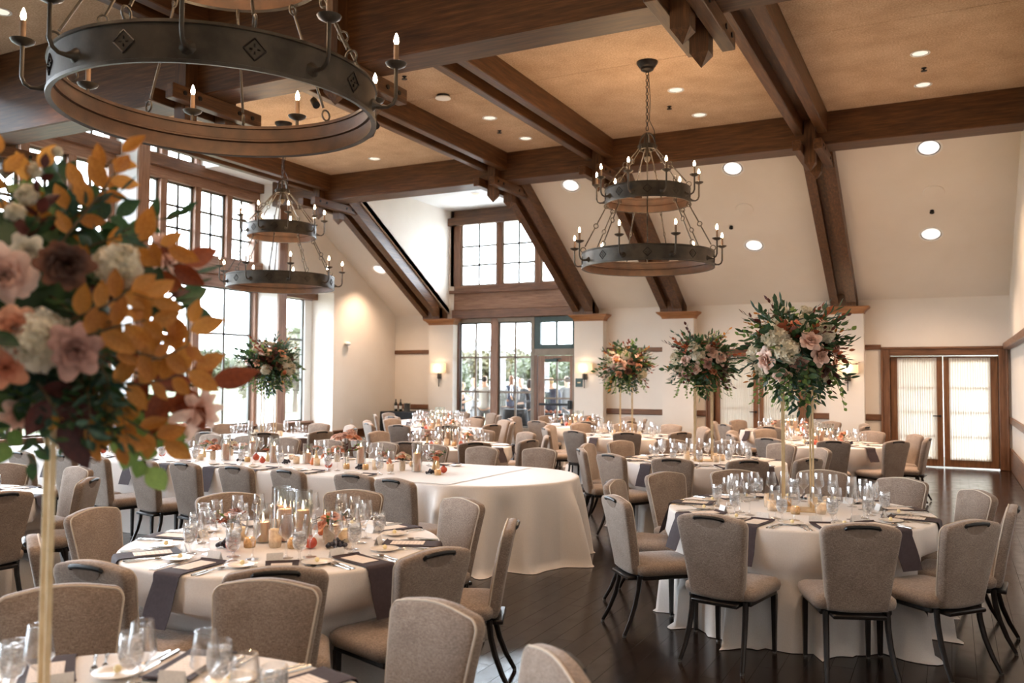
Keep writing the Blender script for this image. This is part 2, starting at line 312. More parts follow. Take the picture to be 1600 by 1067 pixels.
# ceiling slab, tan acoustic panels, beams
BX = (-1.95, -5.57, -7.7, -11.9); EY = (14.4, 14.9); FY = (7.02, 7.45)
ceil = sbox('ceiling', (-12.15, XR+.1, YR, 14.9, 6.03, 6.2), M['beam_x'])
xs = [(-11.65, -7.95), (-7.45, -5.82), (-5.32, -2.2), (-1.7, XR)]
for x0, x1 in xs:
    for y0, y1 in ((YR, -4), (-4, -.4), (-.4, 3.35), (3.35, FY[0]), (FY[1], 11.05), (11.05, EY[0])):
        structure('ceiling_panel', MB().cbox(x0, x1, y0+.005, y1-.005, 6.0, 6.03, .004), M['cork'], ceil)
sbox('ceiling_beam', (XL, XR, EY[0], EY[1], 5.475, 6.02), M['beam_x'], c=.012)
sbox('ceiling_beam', (XL, XR, FY[0], FY[1], 4.92, 6.02), M['beam_x'], c=.015)
for xb in BX:
    for y0, y1 in ((YR, FY[0]), (FY[1], EY[0])):
        for a, b in ((-.25, -.115), (.1, .25)): sbox('ceiling_beam', (xb+a, xb+b, y0, y1, 5.665, 6.02), M['beam_y'], c=.01)
        sbox('ceiling_beam', (xb-.115, xb+.1, y0, y1, 5.87, 6.02), M['beam_y'])
# pegged brackets where the paired beams cross the girders
def bracket(xb, yc, half, zb):
    t = empty('beam_bracket', (xb, yc, zb)); t['kind'] = 'structure'
    for s in (-1, 1):
        y = s*(half+.085); w = .085
        m = MB(); m.loft([[(-w,y-w,z),(w,y-w,z),(w,y+w,z),(-w,y+w,z)] for z in (-.3, .745)][::-1], True, False); n = len(m.v)
        m.add([(-w,y-w,-.3),(w,y-w,-.3),(w,y+w,-.3),(-w,y+w,-.3),(0,y,-.42)], [(0,4,1),(1,4,2),(2,4,3),(3,4,0)])
        structure('post', m, M['beam_z'], t)
        b = structure('block', MB().cbox(s*.16-.062, s*.16+.062, -half-.46, half+.46, -.165, .0, .008), M['beam_y'], t)
        for yy in (-half-.3, -half-.085, half+.085, half+.3):
            structure('bolt', MB().tube([(s*.222, yy, -.08), (s*.234, yy, -.08)], .026, 8), M['black'], b)
for xb in BX:
    bracket(xb, 14.65, .25, 5.475); bracket(xb, 7.235, .215, 4.92)

# sloped ceiling, its rafters and the dormer
def slab(x0, x1, y0, y1, d0, d1):
    m = MB(); v = []
    for x in (x0, x1):
        for y, d in ((y0, d0), (y1, d0), (y1, d1), (y0, d1)): v.append((x, y, slope_z(y)+d))
    return m.add(v, [(0,1,2,3),(4,5,6,7),(0,1,5,4),(1,2,6,5),(2,3,7,6),(3,0,4,7)])
structure('ceiling_slope', slab(XL-.7, -11.6, 14.72, YB+.2, 0, .14), M['slope'])
structure('ceiling_slope', slab(-8.02, XR+.2, 14.72, YB+.2, 0, .14), M['slope'])
for xb in BX:
    for a, b in ((-.25, -.09), (.06, .25)): structure('rafter_beam', slab(xb+a, xb+b, 14.9, 18.95, -.33, .02), M['beam_y'])
    structure('rafter_beam', slab(xb-.09, xb+.06, 14.9, 18.95, -.16, .02), M['beam_y'])
    sbox('rafter_beam', (xb-.25, xb+.25, 18.78, 19.2, 3.24, slope_z(18.95)), M['beam_z'])
for x, w in ((-11.6, -.12), (-8.02, .12)):
    m = MB(); P = [(14.76, 6.0), (YB, slope_z(YB)), (YB, 6.12), (14.76, 6.12)]; m.add([(x, y, z) for y, z in P] + [(x+w, y, z) for y, z in P], [(0,1,2,3),(4,5,6,7),(0,1,5,4),(1,2,6,5),(2,3,7,6),(3,0,4,7)])
    structure('wall_dormer', m, M['wall'])
sbox('ceiling_dormer', (-11.8, -7.9, 14.8, YB+.2, 6.07, 6.2), M['white'])

# back wall with two curtained double doors
def wall_piece(name, b, mat=None): return sbox(name, b, mat or M['wall'])
DO = ((-4.71, -2.78), (-1.11, .82)); DH = 2.225
mb = MB()
wb = wall_piece('wall_back', (XL-.1, -11.47, YB, YB+.2, 0, 6.1))
for x0, x1, z0 in ((-8.08, DO[0][0], 0), (DO[0][0], DO[0][1], DH), (DO[0][1], DO[1][0], 0), (DO[1][0], DO[1][1], DH), (DO[1][1], XR+.1, 0)): structure('wall_panel', MB().box(x0, x1, YB, YB+.2, z0, 3.7), M['wall'], wb)
wl = wall_piece('wall_left', (XW, XL, 16.6, YB+.2, 0, 6.1))
structure('wall_panel', MB().box(XW, XL, 14.96, 16.6, 3.75, 6.1), M['wall'], wl)
structure('wall_panel', MB().box(XW-.13, XL, YR-.2, -7.99, 0, 7.4), M['wall'], wl)
wall_piece('wall_right', (XR, XR+.2, YR-.2, YB+.2, 0, 6.2)); wall_piece('wall_rear', (XW-.2, XR+.2, YR-.2, YR, 0, 7.4))
# pilasters with honey coloured caps
PIL = ((-2.26, -1.58), (-5.82, -5.10), (-7.98, -7.25), (-12.055, -11.33))
for x0, x1 in PIL:
    p = sbox('wall_pilaster', (x0, x1, 18.95, YB, 0, 3.1), M['wall'])
    prof = ((.0, 3.085), (.012, 3.10), (.02, 3.13), (.06, 3.17), (.1, 3.20), (.115, 3.215), (.115, 3.24))
    structure('cap_moulding', MB().loft([[(x0-d,18.95-d,z),(x1+d,18.95-d,z),(x1+d,YB,z),(x0-d,YB,z)] for d, z in prof]), M['cap'], p)
# rails and tall baseboards
def rail(n, x0, x1, y0, y1, z0, z1, mat): sbox(f'trim_{n}', (x0, x1, y0, y1, z0, z1), mat, c=.012)
k = 1
for x0, x1 in ((XL, -12.055), (-7.25, -5.82), (-5.10, -4.87), (-2.62, -2.26), (-1.58, -1.27), (.98, XR)):
    for z0, z1 in ((2.35, 2.455), (.9, 1.03)): rail(k, x0, x1, YB-.035, YB, z0, z1, M['trim_x']); k += 1
    sbox('baseboard_back', (x0, x1, YB-.03, YB, 0, .43), M['trim_x'], c=.012)
rail(k, XR-.13, XR, 12, YB, 2.33, 2.46, M['trim_y']); rail(k+1, XR-.04, XR, 12, YB, .9, 1.03, M['trim_y'])
sbox('baseboard_right', (XR-.035, XR, YR, YB, 0, .43), M['trim_y'], c=.012)
bb = sbox('baseboard_left', (XL, XL+.03, 16.6, YB, 0, .40), M['trim_y'], c=.01); structure('cap_moulding', MB().cbox(XL, XL+.05, 16.6, YB, .40, .445, .01), M['trim_y'], bb)
# double doors: casing, two glazed leaves each, muntins, lever
curtain_labels = []
def double_door(n, x0, x1):
    d = empty(f'door_{n}', ((x0+x1)/2, YB, 0)); d['kind'] = 'structure'; h = (x1-x0)/2
    for s in (-1, 1):
        c = structure('casing', MB().cbox(min(s*h, s*(h+.16)), max(s*h, s*(h+.16)), -.06, .2, 0, DH+.16, .01), M['trim_z'], d)
        structure('bead', MB().cbox(min(s*(h+.13), s*(h+.17)), max(s*(h+.13), s*(h+.17)), -.085, -.06, 0, DH+.17, .008), M['trim_z'], c)
    c = structure('casing', MB().cbox(-h, h, -.06, .2, DH, DH+.16, .01), M['trim_x'], d)
    structure('bead', MB().cbox(-h-.17, h+.17, -.085, -.06, DH+.13, DH+.175, .008), M['trim_x'], c)
    for s in (-1, 1):
        a, b = (-h+.006, -.007) if s < 0 else (.007, h-.006); g0, g1 = a+.155, b-.13
        if s > 0: g0, g1 = a+.13, b-.155
        lf = empty('door_leaf', (0, 0, 0)); lf.parent = d
        for q in ((a, g0), (g1, b)): structure('stile', MB().cbox(q[0], q[1], .04, .085, .018, DH-.015, .006), M['door'], lf)
        structure('rail', MB().cbox(g0, g1, .04, .085, .018, .2, .006), M['door'], lf); structure('rail', MB().cbox(g0, g1, .04, .085, 2.1, DH-.015, .006), M['door'], lf)
        for z in (.62, 1.1, 1.58): structure('muntin', MB().box(g0, g1, .05, .075, z-.016, z+.016), M['door'], lf)
        structure('pane', MB().box(g0, g1, .061, .065, .2, 2.1), M['pane'], lf)
        if s < 0:
            m = MB().tube([(-.06, .04, 1.02), (-.06, -.01, 1.02)], .024, 10); m.tube([(-.06, -.012, 1.02), (-.1, -.016, 1.02), (-.19, -.012, 1.02)], .011, 8); structure('lever_handle', m, M['black'], lf)
        # shirred sheer panel in front of the glass
        m = MB(); w = g1-g0+.05; N = 90; rows = [2.175, 2.16, 2.13, 2.115, 1.6, .9, .3, .2, .18, .16]; R = []
        for j, z in enumerate(rows):
            amp = (.006, .012, .006, .012, .009, .009, .01, .006, .012, .008)[j]
            R.append([(-w/2+w*i/N, -.004-amp*math.sin(i*1.15+.6*math.sin(i*.21)+j*.02), z) for i in range(N+1)])
        m.loft(R, False, False, closed=False); o = obj('door_curtain', m, M['curtain'], None, ((x0+x1)/2+(g0+g1)/2, YB+.02, 0), sharp=0)
        tag(o, ('left' if s < 0 else 'right') + ' white sheer curtain on the ' + ('middle double door' if n == 2 else 'double door by the dark floor corner'), 'curtain', 'curtains on the doors')
double_door(2, *DO[0]); double_door(3, *DO[1])

# tall window group and glass door between the first two pilasters
w1 = empty('window_1', (0, YB, 0)); w1['kind'] = 'structure'
def wpart(name, b, mat, par, c=.006): return structure(name, MB().cbox(*b, c) if c else MB().box(*b), mat, par)
for x0, x1, m in ((-11.47, -11.3, 'trim_z'), (-10.36, -10.16, 'window_wood_z'), (-9.225, -9.14, 'taupe')): wpart('mullion', (x0, x1, -.03, .1, 0, 3.24), M.get(m, M['taupe_frame']), w1)
wpart('sill', (-11.3, -9.225, -.06, .1, .4, .5), M['taupe_frame'], w1); wpart('apron', (-11.3, -9.225, 0, .08, 0, .4), M['trim_x'], w1); wpart('header', (-11.3, -9.225, -.02, .1, 3.14, 3.24), M['taupe_frame'], w1)
for x0, x1 in ((-11.27, -10.37), (-10.145, -9.235)):
    f = empty('sash'); f.parent = w1
    for b in ((x0-.02, x0+.03, .03, .08, .5, 3.14), (x1-.03, x1+.02, .03, .08, .5, 3.14), (x0, x1, .03, .08, .5, .54), (x0, x1, .03, .08, 3.1, 3.14)): wpart('sash_bar', b, M['steel_frame'], f)
    xm = (x0+x1)/2; wpart('muntin', (xm-.024, xm+.024, .035, .07, .52, 3.12), M['taupe_frame'], f, 0)
    for z in (2.25, 1.375): wpart('muntin', (x0, x1, .035, .07, z-.024, z+.024), M['taupe_frame'], f, 0)
    zz = (.52, 1.375, 2.25, 3.12)
    for a, b in ((x0, xm), (xm, x1)):
        for i in range(3): wpart('pane', (a+.01, b-.01, .05, .054, zz[i]+.01, zz[i+1]-.01), M['pane'], f, 0)
w2 = empty('window_2', (0, YB, 0)); w2['kind'] = 'structure'
for b in ((-9.14, -8.98, -.02, .1, 2.45, 3.24), (-8.13, -8.08, -.02, .1, 2.45, 3.24), (-8.98, -8.13, -.02, .1, 3.1, 3.24), (-8.98, -8.13, -.02, .1, 2.45, 2.56), (-8.58, -8.535, -.01, .08, 2.56, 3.1)): wpart('frame_bar', b, M['green_frame'], w2)
for a, b in ((-8.98, -8.58), (-8.535, -8.13)): wpart('pane', (a, b, .05, .054, 2.56, 3.1), M['pane'], w2, 0)
d1 = empty('door_1', (0, YB, 0)); d1['kind'] = 'structure'
wpart('casing', (-9.14, -8.08, -.03, .1, 2.29, 2.45), M['taupe_frame'], d1); wpart('casing', (-9.14, -9.06, -.03, .1, 0, 2.29), M['trim_z'], d1); wpart('casing', (-8.12, -8.08, -.03, .1, 0, 2.29), M['taupe_frame'], d1)
lf = empty('door_leaf'); lf.parent = d1
for b in ((-9.05, -8.88, .0, .06, .01, 2.28), (-8.2, -8.13, .0, .06, .01, 2.28), (-8.88, -8.2, .0, .06, 2.13, 2.28), (-8.88, -8.2, .0, .06, .01, .3)): wpart('stile', b, M['window_wood_z'], lf)
for b in ((-8.562, -8.522, .01, .045, .3, 2.13), (-8.88, -8.2, .01, .045, 1.672, 1.712), (-8.88, -8.2, .01, .045, 1.222, 1.262), (-8.88, -8.2, .01, .045, .76, .785)): wpart('muntin', b, M['taupe_frame'], lf, 0)
zz = (.3, .77, 1.24, 1.69, 2.13)
for a, b in ((-8.88, -8.555), (-8.53, -8.2)):
    for i in range(4): wpart('pane', (a, b, .025, .029, zz[i]+.013, zz[i+1]-.013), M['pane'], lf, 0)
m = MB().cbox(-8.98, -8.2, -.09, -.05, 1.07, 1.125, .008); structure('panic_bar', m, M['black'], lf)
structure('latch_case', MB().cbox(-8.22, -8.13, -.1, 0, .99, 1.2, .01), M['black'], lf); structure('door_closer', MB().cbox(-8.82, -8.5, -.1, 0, 2.13, 2.2, .01).cbox(-8.62, -8.4, -.05, -.03, 2.19, 2.215, .004), M['green_frame'], lf)
# oak header and dormer window above
sbox('trim_40', (-11.47, -8.05, YB-.1, YB+.15, 3.245, 3.47), M['trim_x'], c=.012); sbox('trim_41', (-11.58, -8.02, YB+.02, YB+.15, 3.47, 3.9), M['window_wood_x'], c=0)
w3 = empty('window_3', (0, YB, 0)); w3['kind'] = 'structure'
wpart('sill', (-11.58, -8.02, -.06, .15, 3.9, 3.98), M['trim_x'], w3); wpart('sill', (-11.45, -8.02, -.02, .15, 3.98, 4.09), M['trim_x'], w3); wpart('valance', (-11.66, -8.02, -.12, .04, 5.66, 5.86), M['beam_x'], w3); wpart('header', (-11.58, -8.02, 0, .15, 5.86, 6.07), M['beam_x'], w3)
for x0, x1 in ((-11.58, -11.28), (-10.22, -10.08), (-9.14, -9.0), (-8.1, -8.02)): wpart('mullion', (x0, x1, .0, .15, 4.09, 5.7), M['trim_z'], w3)
for x0, x1 in ((-11.28, -10.22), (-10.08, -9.14), (-9.0, -8.1)):
    f = empty('sash'); f.parent = w3
    for b in ((x0, x0+.05, .04, .09, 4.09, 5.7), (x1-.05, x1, .04, .09, 4.09, 5.7), (x0, x1, .04, .09, 4.09, 4.13)): wpart('sash_bar', b, M['taupe_frame'], f)
    xm = (x0+x1)/2
    for b in ((xm-.024, xm+.024, .05, .08, 4.13, 5.7), (x0, x1, .05, .08, 4.6, 4.648), (x0, x1, .05, .08, 5.09, 5.138)): wpart('muntin', b, M['steel_frame'], f, 0)
    zz = (4.13, 4.62, 5.11, 5.68)
    for a, b in ((x0+.05, xm), (xm, x1-.05)):
        for i in range(3): wpart('pane', (a, b, .063, .067, zz[i]+.01, zz[i+1]-.01), M['pane'], f, 0)

# window wall: deep white piers faced with oak, three tiers of lights per bay
piers = (-7.99, -4.21, -.43, 3.35, 7.13, 10.91, 14.69); wn = 4  # rearmost bays, behind the camera, are unseen and added for more daylight
for y in piers:
    p = sbox('wall_pier', (XW-.13, XL-.05, y, y+.25 if y < 14 else 14.96, 0, 7.3), M['white'])
    sbox('trim_%d' % (70+int(y*2)), (XL-.05, XL, y-.003, y+.253, 0, 7.3), M['window_wood_z'])
def light(par, y0, y1, z0, z1, nh, nv=1):
    f = empty('sash'); f.parent = par; x = XW-.06
    for b in ((x-.03, x+.03, y0, y0+.04, z0, z1), (x-.03, x+.03, y1-.05, y1, z0, z1), (x-.03, x+.03, y0, y1, z0, z0+.04), (x-.03, x+.03, y0, y1, z1-.04, z1)): wpart('sash_bar', b, M['steel_frame'], f, 0)
    ym = (y0+y1)/2; zs = [z0+.03+(z1-z0-.06)*i/(nh+1) for i in range(nh+2)]; wpart('muntin', (x-.012, x+.012, ym-.026, ym+.026, z0, z1), M['steel_frame'], f, 0)
    for z in zs[1:-1]: wpart('muntin', (x-.012, x+.012, y0, y1, z-.024, z+.024), M['steel_frame'], f, 0)
    for a, b in ((y0+.03, ym-.011), (ym+.011, y1-.03)):
        for i in range(nh+1): wpart('pane', (x-.002, x+.002, a, b, zs[i]+.011, zs[i+1]-.011), M['pane'], f, 0)
for i in range(6):
    a, b = piers[i]+.25, piers[i+1]; w = empty(f'window_{wn}', (0, 0, 0)); w['kind'] = 'structure'; wn += 1
    def wb_(name, y0, y1, z0, z1, d0, d1, mat): wpart(name, (XW-d0, XW+d1, y0, y1, z0, z1), M[mat], w)
    wb_('sill', a, b, 0, .62, .13, .04, 'window_wood_y'); wb_('sill', a, b, .62, .67, .13, .12, 'window_wood_y')
    wb_('transom', a, b, 3.65, 3.9, .13, .06, 'window_wood_y'); wb_('transom', a, b, 3.9, 4.27, .13, .2, 'window_wood_y')
    wb_('transom', a, b, 5.66, 5.86, .13, .08, 'window_wood_y'); wb_('transom', a, b, 5.86, 6.1, .13, .2, 'trim_y'); wb_('transom', a, b, 6.85, 7.3, .13, .1, 'window_wood_y')
    W = (b-a); c = [a+W*q for q in (0, .25, .5, .75, 1)]
    for q in range(5): wb_('post', c[q]-(.08 if q < 4 else .14), c[q]+.08 if q else c[q]+.1, 3.9, 6.86, .13, .06, 'window_wood_z')
    for q in (0, 2, 4): wb_('post', c[q]-.08, c[q]+(.09 if q < 4 else 0), .6, 3.7, .13, .06, 'window_wood_z')
    for q in range(4):
        light(w, c[q]+.08, c[q+1]-.08, 4.27, 5.66, 2)
        if not (i == 5 and q > 1): light(w, c[q]+.08, c[q+1]-.08, 6.1, 6.85, 0)
    for q in (0, 2): light(w, c[q]+.09, c[q+2]-.1, .67, 3.65, 2)
w = empty(f'window_{wn}'); w['kind'] = 'structure'; a, b = 14.96, 16.6
wpart('sill', (XW-.13, XW+.04, a, b, 0, .62), M['window_wood_y'], w); wpart('sill', (XW-.13, XW+.12, a, b, .62, .67), M['window_wood_y'], w); wpart('valance', (XW-.13, XW+.2, a, b, 3.6, 3.75), M['trim_y'], w)
light(w, 15.05, 16.35, .67, 3.62, 2); wpart('post', (XW-.13, XW+.02, 16.35, 16.6, .67, 3.6), M['white'], w)
# lowered soffit and tall light well along the window wall
sbox('ceiling_soffit', (XW-.1, -12.15, 12.95, 14.9, 6.06, 7.4), M['white']); sbox('ceiling_well', (XW-.2, -12.0, YR, 12.95, 7.3, 7.45), M['white']); sbox('wall_well', (-12.15, -12.03, YR, 12.95, 6.02, 7.3), M['white'])
sbox('ceiling_upper', (XW-.2, XR+.2, 14.8, 16, 6.45, 6.55), M['white'])

# ---------------------------------------------------------------- fixed lights and fittings
M['lens'] = emit('downlight_lens', (1, .84, .68, 1), .45); M['lens_bright'] = emit('sloped_downlight_lens', (1, .88, .80, 1), .5)
WARM = (1, .695, .475)
def downlight(loc, r, mat, label, tilt=0, power=50, seqname=None):
    t = empty('downlight', loc); t.rotation_euler = (tilt, 0, 0)
    obj('trim_ring', MB().lathe([(r, .0), (r*1.16, -.002), (r*1.18, -.008), (r*1.02, -.012), (r*.97, .0)], 28), M['white'], t)
    obj('reflector', MB().lathe([(r*.985, -.005), (r*.9, -.003)], 28), M['silver'], t); obj('lens', MB().lathe([(r*.9, -.003), (.001, -.003)], 28), mat, t)
    l = lamp('SPOT', 'downlight_lamp', (loc[0], loc[1], loc[2]-.05), power, WARM, spot_size=2.0, spot_blend=.8, shadow_soft_size=.08)
    seq(t, *label, 'light', 'recessed ceiling lights')
def tl(o): return o
for y in (12.32, 13.66): 
    for x in (-.3, -3.57, -6.7, -9.99): downlight((x, y, 6.0), .105, M['lens'], ('round recessed downlight', 'in the tan ceiling before the back slope'), 0, 190)
for x, y in ((-9.9, 6.15), (-6.7, 4.8), (-3.57, .4), (-.3, 4.8), (-6.7, 1), (-.3, 1), (-9.9, .4), (-3.57, 5.5)): downlight((x, y, 6.0), .105, M['lens'], ('round recessed downlight', 'in the ceiling above the front tables'), 0, 85)
TS = -math.atan(SM)
for x, y in ((-.27, 15.545), (-.29, 17.46), (-3.46, 15.55), (-3.47, 17.46), (-6.63, 15.55), (-12.58, 17.47)): downlight((x, y, slope_z(y)-.004), .175, M['lens_bright'], ('bright oval downlight', 'in the white sloped ceiling'), TS, 120)
p = at_z(743, 302, 6.07); downlight((p.x, p.y, 6.066), .11, M['lens'], ('small recessed downlight', 'in the dormer ceiling'), 0, 30)
for x, y in ((-3.46, 16.52), (-.22, 16.49)):
    m = MB().lathe([(.17, 0), (.165, -.012), (.14, -.016), (.001, -.018)], 28); o = obj('ceiling_speaker', m, M['slope'], None, (x, y, slope_z(y)-.001), (TS, 0, 0)); seq(o, 'round white speaker grille', 'in the sloped ceiling', 'speaker')
def sprinkler(loc, tilt, where):
    m = MB().lathe([(.001, 0), (.035, -.002), (.03, -.012), (.012, -.016), (.012, -.035), (.04, -.04), (.04, -.046), (.001, -.046)], 14); o = obj('sprinkler_head', m, M['black'], None, loc, (tilt, 0, 0)); seq(o, 'small black sprinkler head', where, 'sprinkler')
for x, y in ((-3.8, 16.93), (-.26, 16.91)): sprinkler((x, y, slope_z(y)), TS, 'in the sloped ceiling')
for x, y in ((-.27, 12.93), (-3.88, 13.03), (-6.9, 13.04), (-6.86, 10.07)): sprinkler((x, y, 6.0), 0, 'in the tan ceiling')
t = empty('smoke_detector', (-6.8, 11.02, 6.0), 0, 'white smoke detector disc on a black base on the ceiling', 'detector')
obj('base', MB().lathe([(.001, 0), (.1, 0), (.09, -.03), (.001, -.03)], 24), M['black'], t); obj('cover', MB().lathe([(.07, -.03), (.115, -.035), (.12, -.05), (.09, -.06), (.001, -.063)], 24), M['white'], t)
for px_, py_, z, lab in ((490, 157, 5.72, 'black track spotlight seen through the nearest chandelier ring'), (583, 190, 5.55, 'black track spotlight beside the nearest chandelier rim')):
    p = at_z(px_, py_, z); t = empty('track_spotlight', p, .6, lab, 'light')
    obj('housing', MB().tube([(0, 0, .0), (.05, -.1, -.1)], [.05, .055], 14), M['black'], t); obj('mount', MB().tube([(0, 0, 0), (0, .01, 6.0-z)], .012, 8).lathe([(.04, 6.0-z-.03), (.04, 6.0-z)], 12, (0, .01, 0), True, True), M['black'], t)
# wall sconces
for x, lab in ((-11.72, 'beside the tall windows'), (-7.7, 'beside the glass exit door'), (-1.89, 'beside the double doors')):
    t = empty('wall_sconce', (x, 18.95, 1.5), 0, f'lit sconce with pale box shade {lab}', 'lamp', 'wall sconces')
    m = MB(); w, d = .2, .12
    m.loft([[(-w, -d-.02, z), (w, -d-.02, z), (w, -.02, z), (-w, -.02, z)] for z in (.35, .6)], False, False); obj('shade', m, M['shade'] if 'shade' in M else M.setdefault('shade', votive_mat('linen_shade', srgb(244, 226, 202), srgb(248, 234, 214), 200)), t, smooth=False)
    obj('backplate', MB().cbox(-.06, .06, -.03, 0, .2, .34, .006), M['bronze'], t); obj('stem', MB().tube([(0, -.045, 0), (0, -.045, .3), (0, -.06, .38)], .011, 8), M['bronze'], t); obj('lamp_bulb', MB().ball((0, -.08, .47), .03), M['bulb_soft'] if 'bulb_soft' in M else M.setdefault('bulb_soft', emit('sconce_bulb', (1, .75, .5, 1), 60)), t)
# small wall fittings
t = empty('sign_plaque', (-7.85, 18.95, 1.63), 0, 'small dark teal sign plaque with pale text bar beside the exit', 'sign'); obj('plate', MB().cbox(-.09, .09, -.012, 0, -.1, .1, .004), M['green_frame'], t); obj('text_bar', MB().box(-.04, .04, -.014, -.012, -.012, .012), M['gold'], t)
t = empty('wall_speaker', (XL, 17.09, 2.55), 0, 'small white oval speaker on the beige side wall', 'speaker'); obj('housing', MB().ball((.05, 0, 0), .1, 16, 8, (.6, 1.1, .5)), M['white'], t); obj('bracket', MB().cbox(0, .05, -.03, .03, -.03, .03, .004), M['white'], t)
t = empty('wall_outlet', (XL, 17.34, .64), 0, 'white electrical outlet plate low on the beige side wall', 'outlet'); obj('plate', MB().cbox(0, .008, -.04, .04, -.06, .06, .003), M['white'], t)
for z in (-.03, .03): obj('socket', MB().cbox(.008, .011, -.018, .018, z-.018, z+.018, .002), M['card'], t)

# ---------------------------------------------------------------- ring chandeliers
def chandelier(x, y, label, phase):
    t = empty('ring_chandelier', (x, y, 0), 0, label, 'chandelier', 'two-tier ring chandeliers')
    for R, z0, z1, nm in ((.875, 3.2, 3.4, 'lower_ring'), (.565, 4.06, 4.26, 'upper_ring')):
        ring = obj(nm, MB().lathe([(R-.022, z0), (R+.006, z0-.006), (R+.008, z0+.012), (R, z0+.016), (R, z1-.016), (R+.008, z1-.012), (R+.006, z1+.004), (R-.022, z1)], 96), M['bronze'], t)
        obj('inner_band', MB().lathe([(R-.022, z1), (R-.024, z1-.02), (R-.014, z1-.022), (R-.014, (z0+z1)/2+.012), (R-.028, (z0+z1)/2+.006), (R-.028, (z0+z1)/2-.006), (R-.014, (z0+z1)/2-.012), (R-.014, z0+.02), (R-.022, z0)], 96), M['rust'], ring)
        for k in range(9):
            a = phase + 2*PI*(k+.5)/9; c, s_ = math.cos(a), math.sin(a); m = MB(); zc = (z0+z1)/2
            P = lambda u, v: ((R+.003)*math.cos(a+u/R), (R+.003)*math.sin(a+u/R), zc+v)
            for pts in ([(-.055, 0), (0, .055)], [(0, .055), (.055, 0)], [(.055, 0), (0, -.055)], [(0, -.055), (-.055, 0)], [(-.025, 0), (-.012, 0)], [(.025, 0), (.012, 0)], [(0, .012), (0, .026)], [(0, -.012), (0, -.026)]): m.tube([P(*q) for q in pts], .0042, 5)
            obj('diamond_motif', m, M['chair_metal'], ring)
            a = phase + 2*PI*k/9; ro = R+.13; arm = MB(); D = lambda r, z: (r*math.cos(a), r*math.sin(a), z)
            arm.tube([D(R, zc-.03), D(R+.02, zc-.032), D(R+.05, zc-.04), D(R+.085, zc-.04), D(R+.115, zc-.022), D(ro, zc+.015), D(ro, zc+.2)], [.04, .02, .012, .011, .011, .011, .011], 9)
            ar = obj('arm', arm, M['bronze'], t); zt = zc+.2
            obj('drip_pan', MB().lathe([(.012, -.02), (.03, -.014), (.055, .0), (.062, .012), (.058, .014), (.03, .008), (.001, .01)], 20, D(ro, zt)), M['bronze'], ar); obj('candle_sleeve', MB().lathe([(.015, 0), (.015, .11), (.001, .11)], 12, D(ro, zt+.008)), M['sleeve'], ar)
            obj('bulb', MB().lathe([(.001, 0), (.009, .004), (.015, .022), (.012, .042), (.005, .062), (.001, .07)], 10, D(ro, zt+.118)), M['bulb'], ar)
    def loop(c, r, ax): return [Vector(c) + (Vector((math.cos(ax), math.sin(ax), 0))*math.cos(u) + Vector((0, 0, 1))*math.sin(u))*r for u in [2*PI*i/12 for i in range(12)]]
    for k in range(9):
        a = phase + 2*PI*(k+.5)/9; ca, sa = math.cos(a), math.sin(a)
        for (r0, z0), (r1, z1) in (((.10, 4.84), (.55, 4.30)), ((.55, 4.03), (.86, 3.44))):
            m = MB()
            p0, p1 = Vector((r0*ca, r0*sa, z0)), Vector((r1*ca, r1*sa, z1)); mid = p0.lerp(p1, .45); d = (p1-p0).normalized()
            m.tube([p0, mid-d*.03], .0085, 7); m.tube([mid+d*.03, p1-d*.05], .0085, 7)
            for c, r in ((mid, .03), (p1, .034), (p0, .03)): m.tube(loop(c, r, a), .0065, 6, closed=True)
            obj('hanging_rod', m, M['bronze'], t)
    obj('hub', MB().lathe([(.1, 4.80), (.118, 4.80), (.118, 4.87), (.1, 4.87)], 28), M['bronze'], t)
    st = MB()
    for q in (0, PI/2): st.tube([(.108*math.cos(q)*math.cos(u), .108*math.sin(q)*math.cos(u), 4.87+.16*math.sin(u)) for u in [PI*i/12 for i in range(13)]], .012, 6)
    obj('hub_strap', st, M['bronze'], t)
    obj('finial', MB().lathe([(.001, 4.62), (.03, 4.65), (.05, 4.7), (.02, 4.76), (.012, 4.9), (.012, 5.03)], 14), M['bronze'], t)
    z = 5.06
    for i in range(18):
        L = .058 if i not in (0, 17) else .08; ax = (i % 2)*PI/2; P = [Vector((math.cos(ax)*.017*math.cos(u), math.sin(ax)*.017*math.cos(u), z + (L/2-.005)*(1+math.sin(u)))) for u in [2*PI*k/12 for k in range(12)]]
        obj('chain_link', MB().tube(P, .0055, 6, closed=True), M['chair_metal'], t); z += L-.012
    obj('canopy', MB().lathe([(.02, 5.86), (.05, 5.87), (.085, 5.89), (.095, 5.92), (.105, 5.925), (.14, 5.975), (.145, 6.0), (.001, 6.0)], 28), M['chair_metal'], t)
    obj('power_cord', MB().tube([(.01, .02, 5.9), (.035, .02, 5.5), (.03, 0, 5.2), (.09, .03, 5.06), (.1, .02, 4.95)], .005, 6), M['black'], t)
    for r, zz, e in ((.0, 3.75, 16), (.0, 4.6, 16)): lamp('POINT', 'chandelier_glow', (x, y, zz), e, (1, .64, .36), shadow_soft_size=.5)
chandelier(-3.6, 11.06, 'dark iron two-tier candle chandelier hanging above the middle tables', math.radians(108))
chandelier(-9.97, 11.06, 'dark iron two-tier candle chandelier hanging before the tall windows', math.radians(120))
chandelier(-3.70, 3.58, 'large dark iron candle chandelier hanging nearest, cut by the frame', math.radians(106))

